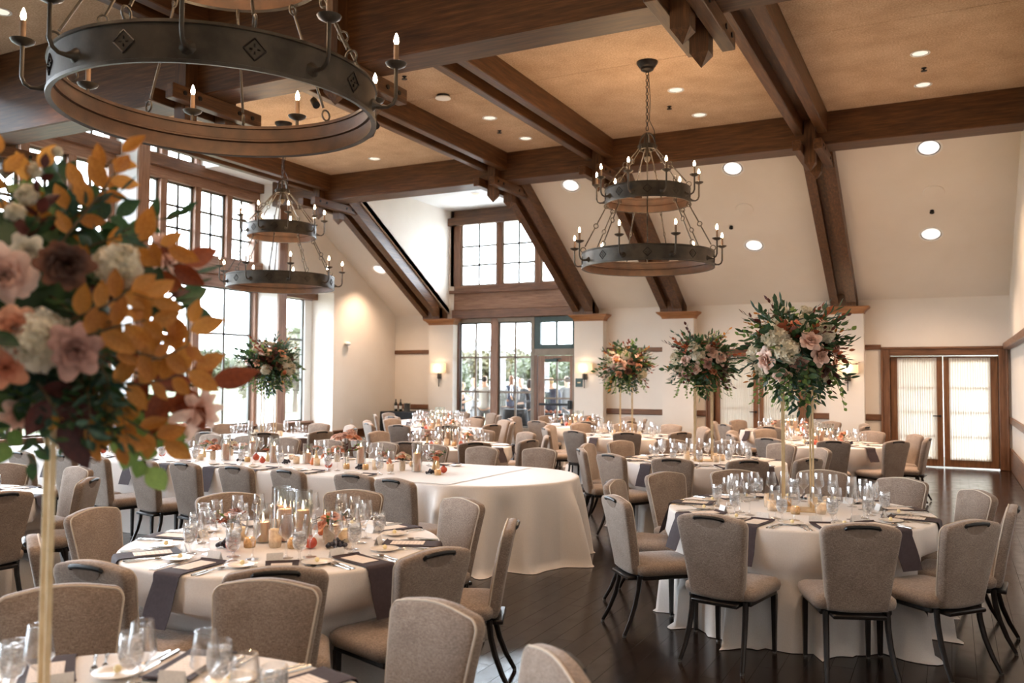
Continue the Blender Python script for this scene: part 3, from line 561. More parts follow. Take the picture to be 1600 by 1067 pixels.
# ---------------------------------------------------------------- banquet chair
def chair_model(detail):
    t = empty('banquet_chair')
    def rr(w, d, r, z, cy=0, n=5):
        P = []
        for sx, sy, a0 in ((1, 1, 0), (-1, 1, PI/2), (-1, -1, PI), (1, -1, 1.5*PI)):
            for i in range(n): a = a0+PI/2*i/(n-1); P.append((sx*(w/2-r)+r*math.cos(a), cy+sy*(d/2-r)+r*math.sin(a), z))
        return P
    s = MB(); s.loft([rr(.43, .43, .05, .395), rr(.46, .46, .06, .405), rr(.475, .475, .065, .43), rr(.47, .47, .065, .455), rr(.43, .43, .06, .472), rr(.30, .30, .06, .481)])
    obj('seat', s, M['fabric'], t, sharp=60)
    # backrest: outline wide at the top, arched, leaning back
    H0, H1 = .40, .915
    def outline(k, grow=0):
        P = []; wb, wt, rc = .168+grow, .222+grow, .044
        N = 9
        for i in range(N): a = i/(N-1); P.append((-wb+(-wt+wb)*a, H0+(H1-.068-H0)*a))
        for i in range(1, 6): a = PI/2*i/6; P.append((-wt+rc*(1-math.cos(a)), H1-.068+.046*math.sin(a)))
        L = [(-wt+rc+(2*wt-2*rc)*i/8, H1-.022+.022*math.sin(PI*i/8)) for i in range(9)]
        P += L; P += [(-x, z) for x, z in P[:N+5][::-1]]
        P += [(wb-2*wb*i/5, H0-.012*math.sin(PI*i/5)) for i in range(1, 5)]
        cx, cz = 0, (H0+H1)/2
        return [(cx+(x-cx)*k, cz+(z-cz)*k) for x, z in P]
    def lean(x, y, z): h = (z-.42)/.5; return (x, -.235 + y - .075*h - .02*h*h + .03*(1-abs(x)/.22)*0 - .10*(x*x)*-1*.5, z)
    b = MB(); b.loft([[lean(x, y, z) for x, z in outline(k)] for k, y in ((.6, -.036), (.9, -.034), (.965, -.03), (.995, -.02), (1, 0), (.995, .016), (.97, .028), (.9, .035), (.6, .042))])
    back = obj('backrest', b, M['fabric'], t, sharp=70)
    if detail:
        obj('piping', MB().tube([lean(x, .025, z) for x, z in outline(.985)], .0045, 6, closed=True), M['piping'], back)
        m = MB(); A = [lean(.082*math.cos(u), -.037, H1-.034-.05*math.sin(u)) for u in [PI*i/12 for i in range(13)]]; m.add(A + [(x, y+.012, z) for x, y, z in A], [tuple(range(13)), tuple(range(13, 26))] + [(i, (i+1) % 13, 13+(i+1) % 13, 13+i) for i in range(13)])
        obj('handle_recess_shade', m, M['recess'], back)
    m = MB(); m.tube([lean(-.094, -.03, H1-.034), lean(-.088, -.038, H1-.026), lean(-.04, -.040, H1-.020), lean(.04, -.040, H1-.020), lean(.088, -.038, H1-.026), lean(.094, -.03, H1-.034)], .011, 8); obj('handle', m, M['black'], back)
    f = MB().cbox(-.205, .205, -.205, .205, .365, .4, .008); f.cbox(-.15, .15, -.29, -.2, .36, .385, .006); obj('seat_frame', f, M['chair_metal'], t)
    for sx in (-1, 1):
        l = MB(); q = .016
        l.loft([[(sx*.19+a*r, .19+b_*r, z) for a, b_ in ((-1, -1), (1, -1), (1, 1), (-1, 1))] for r, z in ((.011, .012), (.016, .37))]); leg = obj('leg', l, M['chair_metal'], t)
        if detail: obj('glide', MB().lathe([(.013, 0), (.013, .012)], 10, (sx*.19, .19, 0), True, True), M['glide'], leg)
        P = [(.172, -.215, .39), (.173, -.225, .30), (.178, -.25, .2), (.188, -.29, .1), (.2, -.338, .012)]
        l = MB().tube([(sx*x, y, z) for x, y, z in P], [.018, .0175, .0165, .015, .0125], 8); leg = obj('leg', l, M['chair_metal'], t)
        if detail: obj('glide', MB().lathe([(.012, 0), (.013, .014)], 10, (sx*.2, -.338, 0), True, True), M['glide'], leg)
    return t
CH_NEAR, CH_FAR = Proto(chair_model(True)), Proto(chair_model(False)); BACKTOP = .325
def chair(x, y, rz, where, near=True):
    o = (CH_NEAR if near else CH_FAR).put((x, y, 0), rz); seq(o, 'taupe tweed banquet chair', where, 'chair', 'banquet chairs'); return o

# ---------------------------------------------------------------- tables and cloths
TZ = .765
TNAME = dict(RN='nearest at right', LN='with front candles', FG='at the bottom edge', FL='cut off at left', LONG='at the end of the long table', RM='under the middle gold stand', RF='under the far gold stand', RB='near the double doors', RBB='before the curtained doors', BF='beside the glass door', MA='just behind the long table', MC='before the tall window', ME='nearest the wine bar', WT='under the gold stand by the windows')
def round_table(c, R, where, chairs=(), seed=1, naps=(), amp=.12):
    t = empty('round_table', (c[0], c[1], 0)); tag(t, 'round banquet table hidden under the cloth ' + TNAME.get(where, ''), 'table', 'round banquet tables')
    obj('tabletop', MB().lathe([(.001, .72), (R-.03, .72), (R-.01, .73), (R-.01, .75), (.001, .752)], 40), M['trim_x'], t)
    for a in (.6, .6+PI/2, .6+PI, .6+1.5*PI): obj('leg', MB().tube([(.42*math.cos(a), .42*math.sin(a), .72), (.46*math.cos(a), .46*math.sin(a), 0)], .016, 8), M['chair_metal'], t)
    r = random.Random(seed); N = 180; fr = [r.random()*6.3 for _ in range(6)]
    def fold(a): return .58*math.cos(12*a+fr[0]+1.3*math.cos(2*a+fr[1])) + .3*math.cos(19*a+fr[2]+1.5*math.cos(3*a+fr[3])) + .25*math.cos(5*a+fr[4])
    m = MB(); rings = []
    for rad in (.001, .3, .6, .85, .96): rings.append([(rad*R*math.cos(2*PI*i/N), rad*R*math.sin(2*PI*i/N), TZ) for i in range(N)])
    for d, z in ((0, TZ-.001), (.006, TZ-.006), (.009, TZ-.018)): rings.append([((R-.004+d)*math.cos(2*PI*i/N), (R-.004+d)*math.sin(2*PI*i/N), z) for i in range(N)])
    for z in (.68, .6, .53, .485, .44, .39, .34, .26, .16, .08, .02, .004):
        s = (TZ-z)/TZ; ring = []
        for i in range(N):
            a = 2*PI*i/N; f_ = fold(a); q = R+.006+.05*s + (amp*s**.7)*(f_+.35*max(0, f_))*min(1, (TZ-z)/.2)
            if z < .02: q += .03+.03*fold(a*1.0+1)
            if z > .48:
                for na in naps:
                    if abs((a-na+PI) % (2*PI)-PI) < .13: q = min(q, R+.006+.06*s)
            for (ca, rf) in chairs:
                da = (a-ca+PI) % (2*PI)-PI
                if .35 < z < .5 and abs(da) < math.atan2(.262, rf)+.03: q = min(q, (rf-.018)/max(.3, math.cos(da)))
                elif .3 < z < .56 and abs(da) < math.atan2(.262, rf)+.03: q = min(q, (rf+.02)/max(.3, math.cos(da)))
                if z < .45 and abs(abs(da)-math.atan2(.19, rf+.05)) < .09: q = min(q, (rf+.012)/math.cos(da))
            ring.append((q*math.cos(a), q*math.sin(a), z))
        rings.append(ring)
    m.loft(rings, False, False); o = obj('tablecloth', m, M['cloth'], None, (c[0], c[1], 0), sharp=0)
    return o
CLOTHS = []

# ---------------------------------------------------------------- table ware models
def lathe_obj(name, prof, mat, par, n=20, c=(0, 0, 0), sharp=50): return obj(name, MB().lathe(prof, n, c), mat, par, sharp=sharp)
def model_goblet(water=True):
    t = empty('water_goblet'); lathe_obj('goblet', [(.001, .002), (.033, .002), (.034, .005), (.012, .010), (.006, .018), (.0055, .045), (.012, .055), (.028, .066), (.036, .085), (.039, .11), (.037, .15), (.0345, .168), (.0335, .168), (.036, .15), (.038, .11), (.035, .086)], M['glass'], t, 18)
    if water:
        lathe_obj('water', [(.001, .058), (.012, .06), (.027, .069), (.0345, .088), (.0372, .11), (.036, .145), (.03, .147), (.001, .146)], M['water'], t, 16)
        for i in range(3):
            b = MB().cbox(-.011, .011, -.011, .011, -.011, .011, .003); mt = Matrix.Translation((.015*math.cos(i*2.1), .015*math.sin(i*2.1), .139+.006*(i % 2))) @ Euler((i, i*1.7, i*.6)).to_matrix().to_4x4(); k = MB().merge(b, mt); obj('ice_cube', k, M['ice'], t, smooth=False)
    return t
t = NT('ice'); tr = t.node('ShaderNodeBsdfTransparent'); df = t.node('ShaderNodeBsdfDiffuse'); df.inputs[0].default_value = (.95, .97, 1, 1); gl = t.node('ShaderNodeBsdfGlossy'); gl.inputs['Roughness'].default_value = .1; m1 = t.node('ShaderNodeMixShader'); m1.inputs[0].default_value = .45; t.l.new(tr.outputs[0], m1.inputs[1]); t.l.new(df.outputs[0], m1.inputs[2]); m2 = t.node('ShaderNodeMixShader'); m2.inputs[0].default_value = .25; t.l.new(m1.outputs[0], m2.inputs[1]); t.l.new(gl.outputs[0], m2.inputs[2]); t.l.new(m2.outputs[0], t.out.inputs[0]); M['ice'] = t.m
def model_wine():
    t = empty('wine_glass'); lathe_obj('bowl', [(.001, .094), (.008, .097), (.042, .132), (.043, .137), (.031, .228), (.030, .228), (.0415, .138), (.041, .134)], M['glass'], t, 18); lathe_obj('stem', [(.001, .002), (.035, .002), (.036, .004), (.012, .008), (.0045, .02), (.004, .06), (.0045, .085), (.009, .0975)], M['glass'], t, 16); return t
P_GOB, P_GOB0, P_WINE = Proto(model_goblet()), Proto(model_goblet(False)), Proto(model_wine())
# napkin hanging over the edge, menu card
def model_napkin(L):
    w = .082; path = [(.315, .009), (.31, .013), (.30, .006), (.2, .004), (.05, .004), (.012, .004), (-.004, .001), (-.013, -.012), (-.016, -.04)] + [(-.02-.07*k/5, -.04-L*k/5) for k in range(1, 6)]; m = MB(); T = .0035; R = []
    for k, (y, z) in enumerate(path):
        e = .003*math.sin(k*1.3); R.append([(-w-e, y, z), (-w*.4, y-.002, z+.001), (w*.35, y, z-.0005), (w+e, y-.001, z)])
    top = R; bot = [[(x, y+(T if z < -.02 else 0), z-(T if z >= -.02 else 0)) for x, y, z in r] for r in R]
    m.loft([a + b[::-1] for a, b in zip(top, bot)]); return obj('napkin', m, M['napkin'], None, sharp=50)
P_NAP, P_NAP2 = Proto(model_napkin(.2)), Proto(model_napkin(.15))
P_MENU = Proto(obj('menu_card', MB().cbox(-.052, .052, -.095, .095, 0, .002, .0005), M['menu'], smooth=False))
def model_card():
    m = MB().add([(-.042, -.016, 0), (.042, -.016, 0), (.042, 0, .048), (-.042, 0, .048), (-.042, .016, 0), (.042, .016, 0), (-.042, -.0145, 0), (.042, -.0145, 0), (.042, 0, .046), (-.042, 0, .046), (-.042, .0145, 0), (.042, .0145, 0)], [(0,1,2,3), (3,2,5,4), (6,7,8,9), (9,8,11,10), (0,1,7,6), (4,5,11,10)]); return obj('place_card', m, M['card'], smooth=False)
P_CARD = Proto(model_card())
def model_plate():
    t = empty('bread_plate'); lathe_obj('plate', [(.001, .004), (.05, .004), (.055, .007), (.078, .013), (.08, .0145), (.078, .0155), (.055, .0095), (.001, .007)], M['plate'], t, 28); return t
P_PLATE = Proto(model_plate())
def model_butter():
    return obj('butter_ball', MB().ball((0, 0, .012), .0125, 12, 8), M['butter'])
P_BUT = Proto(model_butter())
def flat(pts, z0, z1):
    n = len(pts); return [(x, y, z0) for x, y in pts] + [(x, y, z1) for x, y in pts], [tuple(range(n))[::-1], tuple(range(n, 2*n))] + [(i, (i+1) % n, n+(i+1) % n, n+i) for i in range(n)]
def model_fork():
    t = empty('fork'); m = MB(); m.loft([[(-w, y, z-.0015), (w, y, z-.0015), (w*.8, y, z+.0015), (-w*.8, y, z+.0015)] for y, w, z in ((-.1, .004, .003), (-.09, .008, .003), (-.05, .006, .004), (.0, .0032, .007), (.03, .004, .007), (.04, .0105, .006), (.06, .012, .004))]); obj('handle', m, M['silver'], t)
    for i in range(4): obj('tine', MB().loft([[(x0-w, y, z), (x0+w, y, z), (x0+w, y, z+.0018), (x0-w, y, z+.0018)] for x0, y, w, z in (((i-1.5)*.0064, .058, .0018, .003), ((i-1.5)*.0062, .08, .0016, .0035), ((i-1.5)*.006, .1, .001, .007))]), M['silver'], t)
    return t
def model_knife():
    t = empty('table_knife'); obj('handle', MB().loft([[(-w, y, 0), (w, y, 0), (w*.7, y, .007), (-w*.7, y, .007)] for y, w in ((-.115, .006), (-.105, .009), (-.05, .0075), (-.005, .005))]), M['silver'], t); obj('blade', MB().loft([[(-w+.001, y, .001), (w, y, .001), (w, y, .003), (-w+.001, y, .003)] for y, w in ((-.006, .005), (.0, .009), (.07, .0095), (.1, .006), (.112, .002))]), M['silver'], t); return t
def model_spoon():
    t = empty('spoon'); obj('handle', MB().loft([[(-w, y, z-.0012), (w, y, z-.0012), (w*.8, y, z+.0012), (-w*.8, y, z+.0012)] for y, w, z in ((-.1, .004, .003), (-.09, .0075, .003), (-.04, .0055, .004), (.02, .003, .008), (.045, .004, .006))]), M['silver'], t); m = MB().lathe([(.001, .001), (.01, .002), (.016, .006), (.0165, .007), (.01, .0035), (.001, .0025)], 16); m.v = [(x*.95, y*1.45+.064, z) for x, y, z in m.v]; obj('bowl', m, M['silver'], t); return t
P_FORK, P_KNIFE, P_SPOON = Proto(model_fork()), Proto(model_knife()), Proto(model_spoon())

WHERE = dict(RN='on the nearest table at right', LN='on the front candlelit round table', FG='on the table at the bottom edge', FL='on the table cut off at left', LONG='on the long banquet table', RM='on the middle gold stand table', RF='on the far gold stand table', RB='on the candle table near double doors', RBB='on the table before curtained doors', BF='on the table beside the glass door', MA='on the table just behind the long table', MC='on the table before the tall window', ME='on the table nearest the wine bar', WT='on the gold stand table by the windows')
def at_(w): return WHERE[w].replace('on the', 'at the')
def setting(P, rz, w, lvl):
    """one place setting; P is the point on the table edge, rz turns local +y into the table. lvl 2 full, 1 middle distance, 0 far"""
    W = WHERE[w]; c, s = math.cos(rz), math.sin(rz); j = lambda a: rnd.uniform(-a, a)
    def at(x, y, z=0): return (P[0]+x*c-y*s, P[1]+x*s+y*c, TZ+z)
    nx = j(.015)
    seq((P_NAP if lvl else P_NAP2).put(at(nx, -.002, .0038), rz+j(.03)), 'plum grey napkin', W, 'napkin', 'folded plum napkins')
    seq(P_MENU.put(at(nx, .175, .0086), rz+j(.04)), 'cream printed menu card', W, 'menu', 'menu cards')
    gx, gy = .09+j(.01), .355+j(.012)
    seq((P_GOB if lvl else P_GOB0).put(at(gx, gy), j(3)), 'footed goblet of iced water' if lvl else 'footed water goblet', W, 'glass', 'water goblets')
    seq(P_WINE.put(at(gx-.075+j(.01), gy+.085+j(.01)), j(3)), 'clear stemmed wine glass' , W, 'glass', 'wine glasses')
    if (lvl == 2 and w != 'FG') or (lvl == 1 and rnd.random() < .6): seq(P_WINE.put(at(gx+.06+j(.01), gy+.09+j(.01)), j(3)), 'clear stemmed wine glass', W, 'glass', 'wine glasses')
    if lvl >= 1:
        seq(P_PLATE.put(at(-.197+j(.003), .27+j(.004), .001), 0), 'small white bread plate', W, 'plate', 'bread plates')
        seq(P_KNIFE.put(at(.125, .13, .001), rz+j(.05)), 'silver table knife', W, 'knife', 'table knives'); seq(P_FORK.put(at(-.125, .13, .001), rz+j(.05)), 'silver dinner fork', W, 'fork', 'forks')
    if lvl == 2:
        seq(P_BUT.put(at(-.192, .27, .0095), 0), 'pale butter ball', W, 'butter', 'butter balls')
        seq(P_FORK.put(at(-.158, .12, .001), rz+j(.05), .92), 'silver dinner fork', W, 'fork', 'forks'); seq(P_SPOON.put(at(.155, .12, .001), rz+j(.05)), 'silver spoon beside a knife', W, 'spoon', 'spoons')
        seq(P_CARD.put(at(-.03+j(.006), .338, .001), rz+j(.1)), 'white folded place card', W, 'card', 'place cards')

def lay_table(w, c, R, angs, rb, lvl, near, seed, skip=(), angset=None):
    """angs: bearings of the chairs round the table centre; rb: distance of the chair back's top from it"""
    cl = []
    for i, a in enumerate(angs):
        r_ = (rb[i] if isinstance(rb, (list, tuple)) else rb) - BACKTOP; cl.append((a, r_-.245))
        if i not in skip: chair(c[0]+r_*math.cos(a), c[1]+r_*math.sin(a), a+PI/2, at_(w), near)
    o = round_table(c, R, w, cl, seed, angset or angs); tag(o, 'champagne floor-length cloth ' + WHERE[w], 'tablecloth', 'champagne tablecloths')
    for a in (angset or angs): setting((c[0]+R*math.cos(a), c[1]+R*math.sin(a)), a+PI/2, w, lvl)
D = math.radians
TAB = dict(RN=(-1.02, 6.66), LN=(-3.45, 3.9), FG=(-2.0, 1.38), FL=(-7.2, 3.9), RM=(-2.62, 10.15), RF=(-4.9, 13.9), RB=(-1.72, 13.75), RBB=(-2.72, 16.9), BF=(-6.9, 16.5), MA=(-6.4, 10.6), MC=(-8.6, 13.9), ME=(-10.3, 16.6), WT=(-9.9, 10.75))
lay_table('RN', TAB['RN'], .93, [D(a) for a in (-101, -68, -40, -5, 29, 63, 91, 121, 150, 183, 222)], [1.48, 1.48, 1.46, 1.37, 1.36, 1.43, 1.6, 1.43, 1.42, 1.41, 1.44], 2, True, 11)
lay_table('LN', TAB['LN'], .89, [D(a) for a in (-166, -86, -50, -17, 24, 67, 109, 150, -123)], [1.3, 1.34, 1.36, 1.32, 1.31, 1.29, 1.25, 1.24, 1.28], 2, True, 12)
lay_table('FG', TAB['FG'], .915, [D(a) for a in (142, 109, 76, 45, 10)], [1.37, 1.37, 1.37, 1.37, 1.37], 2, True, 13, skip=(4,), angset=[D(a) for a in (142, 109, 76, 45, 12, -25, 178)])
lay_table('FL', TAB['FL'], .92, [D(a) for a in (-5, 35, 80, 118, 160)], 1.3, 1, True, 14)
lay_table('RM', TAB['RM'], .94, [D(a) for a in (-88, -58, -118, -148, -178, 152, 122, 92, 62, 32, -28)], 1.46, 1, True, 15)
def ring(n, ph): return [D(ph+360*i/n) for i in range(n)]
lay_table('RF', TAB['RF'], .9, ring(10, -70), 1.4, 0, False, 16); lay_table('RB', TAB['RB'], .92, ring(10, -78), 1.42, 0, False, 17); lay_table('RBB', TAB['RBB'], .9, ring(9, -95), 1.4, 0, False, 18)
lay_table('BF', TAB['BF'], .9, ring(9, -60), 1.4, 0, False, 19); lay_table('MA', TAB['MA'], .9, ring(10, -45), 1.4, 0, False, 20); lay_table('MC', TAB['MC'], .9, ring(10, -52), 1.4, 0, False, 21); lay_table('ME', TAB['ME'], .9, ring(9, -62), 1.4, 0, False, 22); lay_table('WT', TAB['WT'], .92, ring(10, -50), 1.4, 0, False, 23)

# long banquet table with a round end
LX0, LX1, LY0, LY1 = -11.4, -4.02, 6.66, 8.36
LT = -5.1; t = empty('long_table', ((LX0+LT)/2, (LY0+LY1)/2, 0), 0, 'long banquet table hidden under a champagne cloth', 'table'); hw = (LT-LX0)/2
obj('tabletop', MB().cbox(-hw+.01, hw-.01, -.83, .83, .72, .75, .005), M['trim_x'], t)
for x in (-hw+.3, -1, 1, hw-.3):
    for y in (-.7, .7): obj('leg', MB().tube([(x, y, .72), (x, y, 0)], .018, 8), M['chair_metal'], t)
o = round_table((-4.12, 7.55), .915, 'LONG', [(D(-83), 1.0), (D(-106), 1.05), (D(98), 1.02)], 31, (), .14); tag(o, 'champagne cloth draped over the round end of the long table', 'tablecloth', 'champagne tablecloths')
N = 150; m = MB(); r31 = random.Random(3); fr = [(r31.uniform(5, 16), r31.random()*6, r31.uniform(.4, 1)) for _ in range(7)]; S = sum(f[2] for f in fr)
def fx(x): return sum(w*math.cos(k*x+p) for k, p, w in fr)/S
R = []; XE = LX1
prof = [(None, z) for z in (.004, .08, .2, .32, .45, .58, .68, .74)]
def side(z, sgn, x):
    s = (TZ-z)/TZ; return (LY0 if sgn < 0 else LY1) + sgn*(.006+.03*s+.045*max(0, s-.33)*fx(x))
xs_ = [LX0+(XE-LX0)*i/N for i in range(N+1)]
xd = [LX0+(-4.78-LX0)*i/N for i in range(N+1)]; ZT = TZ+.004
m.loft([[(x, y, ZT) for x in xs_] for y in (LY0+.004, LY0+.02, LY0+.4, (LY0+LY1)/2, LY1-.4, LY1-.02, LY1-.004)], False, False, closed=False)
for sg, ye in ((-1, LY0+.004), (1, LY1-.004)): m.loft([[(x, ye, ZT) for x in xd]] + [[(x, side(z, sg, x), z) for x in xd] for z in (.762, .74, .68, .55, .4, .25, .1, .004)], False, False, closed=False)
o = obj('tablecloth', m, M['cloth'], None, sharp=0); tag(o, 'long champagne cloth covering the long banquet table', 'tablecloth', 'champagne tablecloths')
sv = TZ; TZ = ZT
for x in (-3.951, -4.474, -5.179, -5.816, -6.454, -7.022, -7.692, -8.21, -8.923, -9.55):
    chair(x, (5.925 if x < -4.2 else 5.8)+BACKTOP, rnd.uniform(-.12, .02)-.1, at_('LONG'))
    if x < -4.7: setting((x+.08, LY0), 0, 'LONG', 1)
for x in (-4.3, -4.98, -5.66, -6.4, -7.24, -7.95, -8.65, -9.35, -10.05):
    chair(x, LY1+(.34 if x < -4.5 else .5), PI+rnd.uniform(-.06, .06), 'at the far side of the long table', True)
    if x < -4.9: setting((x, LY1), PI, 'LONG', 1)
TZ = sv

# ---------------------------------------------------------------- flowers and leaves
def petal_grid(mb, phi, w, r0, h, out, cup, nu=4, nv=4):
    """one petal: rises from the centre, cups, and curls out at its lip"""
    V = []
    for j in range(nv+1):
        v = j/nv; rad = r0*(.18+.82*v**.75) + out*v*v; z = h*math.sin(min(1, v*1.05)*PI/2) - out*.55*max(0, v-.72)*2
        ww = w*min(1, .4+.95*v)*(1-.5*(max(0, v-.6)/.4)**1.6)
        for i in range(nu+1):
            u = 2*i/nu-1; a = phi+u*ww; q = rad*(1-cup*u*u*.3); V.append((q*math.cos(a), q*math.sin(a), z*(1-.24*u*u*v*v)))
    f = [(j*(nu+1)+i, j*(nu+1)+i+1, (j+1)*(nu+1)+i+1, (j+1)*(nu+1)+i) for j in range(nv) for i in range(nu)]
    mb.add(V, f)
def rose_mesh(name, rings, seed):
    r = random.Random(seed); m = MB()
    for n, r0, h, out, w in rings:
        p0 = r.random()*6
        for k in range(n): petal_grid(m, p0+2*PI*k/n+r.uniform(-.2, .2), w, r0*r.uniform(.8, 1.18), h*r.uniform(.82, 1.12), out*r.uniform(.5, 1.6), .7)
    me = m.mesh(name, True, 0, False); return me
ROSE = [(3, .1, .66, .0, 1.5), (4, .2, .72, .02, 1.25), (5, .33, .72, .05, 1.05), (5, .48, .64, .12, .95), (6, .62, .52, .24, .85), (7, .76, .34, .32, .78)]
OPEN = [(4, .13, .56, .0, 1.3), (5, .27, .56, .04, 1.1), (7, .48, .46, .12, .85), (8, .68, .32, .2, .75), (8, .82, .18, .2, .7)]
LILY = [(5, .5, .8, .5, .5), (6, .8, .6, .6, .45)]
RAN = [(3, .12, .5, 0, 1.5), (5, .24, .56, 0, 1.2), (6, .38, .56, .02, 1.0), (8, .54, .5, .05, .8), (9, .7, .4, .08, .66), (9, .86, .26, .1, .6)]
def hydrangea_mesh(name, seed):
    r = random.Random(seed); m = MB().ball((0, 0, 0), .62, 12, 8); N = 130; nb = len(m.f)
    for k in range(N):
        z = 1-1.75*(k+.5)/N; q = math.sqrt(max(0, 1-z*z)); a = k*2.39996; n = Vector((q*math.cos(a), q*math.sin(a), z)); c = n*r.uniform(.70, .90); n = (n + Vector((r.uniform(-.6, .6), r.uniform(-.6, .6), r.uniform(-.6, .6)))).normalized(); t1 = n.orthogonal().normalized(); t2 = n.cross(t1); ph = r.random()*6
        for i in range(4):
            d = t1*math.cos(ph+i*PI/2)+t2*math.sin(ph+i*PI/2); e = n.cross(d); s = .26
            m.add([c, c+d*s*.55+e*s*.45+n*.03, c+d*s*1.05+n*.0, c+d*s*.55-e*s*.45+n*.03], [(0, 1, 2, 3)])
    me = m.mesh(name, False, 0, False); me['core'] = nb; return me
def leaf_mesh(name, wide=.36, bend=.18, fold=.12):
    m = MB(); V = []; N = 7
    for j in range(N+1):
        v = j/N; w = wide*math.sin(PI*v**.85)**.9*.5+.003; x = v; z = bend*v*(1-v)*-1.2 - bend*v*v*.6
        V += [(x, -w, z+fold*w*2), (x, -w*.5, z+fold*w*.6), (x, 0, z), (x, w*.5, z+fold*w*.6), (x, w, z+fold*w*2)]
    m.add(V, [(j*5+i, j*5+i+1, (j+1)*5+i+1, (j+1)*5+i) for j in range(N) for i in range(4)]); return m
FM = {}
def fmesh(kind, col):
    k = (kind, col)
    if k not in FM:
        me = {'rose': lambda: rose_mesh('rose', ROSE, 1), 'open': lambda: rose_mesh('garden_rose', OPEN, 2), 'lily': lambda: rose_mesh('lily', LILY, 3), 'ranunculus': lambda: rose_mesh('ranunculus', RAN, 4), 'hydrangea': lambda: hydrangea_mesh('hydrangea', 5)}[kind]()
        me.materials.append(M[col]); FM[k] = me
        if kind == 'hydrangea': me.materials.append(M['leaf_light']); me.polygons.foreach_set('material_index', [1 if i < me['core'] else 0 for i in range(len(me.polygons))])
    return FM[k]
LM = {}
def lmesh(col, shape):
    k = (col, shape)
    if k not in LM: LM[k] = leaf_mesh('leaf', *{'oval': (.55, .2, .1), 'long': (.26, .25, .12), 'round': (.8, .1, .06), 'beech': (.52, .28, .16)}[shape]).mesh('leaf', True, 0, False); LM[k].materials.append(M[col])
    return LM[k]
SM_ = {}
def sprig_mesh(col, shape, n, seed, leafscale=.3, droop=.3):
    """a stem of unit length along +x carrying n leaves"""
    k = (col, shape, n, seed, leafscale, droop)
    if k in SM_: return SM_[k]
    r = random.Random(seed); m = MB(); L = leaf_mesh('leaf', *{'oval': (.55, .2, .1), 'long': (.3, .25, .12), 'round': (.85, .1, .06)}[shape]); pts = [(v, .04*math.sin(v*4+seed), -droop*v*v) for v in [i/6 for i in range(7)]]
    m.tube(pts, [.012-.0012*i for i in range(7)], 4); ns = len(m.f)
    for i in range(n):
        v = .12+.88*i/(n-1); side = 1 if i % 2 else -1; p = Vector((v, .04*math.sin(v*4+seed), -droop*v*v)); s = leafscale*r.uniform(.75, 1.15)*(1-.3*v)
        e = Euler((r.uniform(-.9, .9), r.uniform(-.5, .4), side*r.uniform(.5, 1.15) if i < n-1 else 0)); m.merge(L, Matrix.Translation(p) @ e.to_matrix().to_4x4() @ Matrix.Scale(s, 4))
    me = m.mesh('sprig', True, 0, False); me.materials.append(M[col]); me.materials.append(M['stem']); idx = [1 if i < ns else 0 for i in range(len(m.f))]; me.polygons.foreach_set('material_index', idx); SM_[k] = me; return me
def aim(d, roll=0, axis='X'):
    q = Vector(d).normalized().to_track_quat(axis, 'Z' if axis == 'X' else 'Y'); return (q @ Euler((roll, 0, 0) if axis == 'X' else (0, 0, roll)).to_quaternion()).to_euler()
def flower(par, kind, col, p, d, dia, name=None):
    h = .5*dia; base = Vector(p) - Vector(d).normalized()*h*.45
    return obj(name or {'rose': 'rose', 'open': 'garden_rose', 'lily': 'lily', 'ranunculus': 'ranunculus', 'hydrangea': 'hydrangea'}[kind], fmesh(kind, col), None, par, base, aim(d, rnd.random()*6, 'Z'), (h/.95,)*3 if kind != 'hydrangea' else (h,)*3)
def sprig(par, col, shape, n, p, d, L, seed=0, ls=.3, droop=.3, roll=None):
    return obj('sprig', sprig_mesh(col, shape, n, seed % 3, ls, droop), None, par, p, aim(d, rnd.uniform(-.5, .5) if roll is None else roll), (L,)*3)
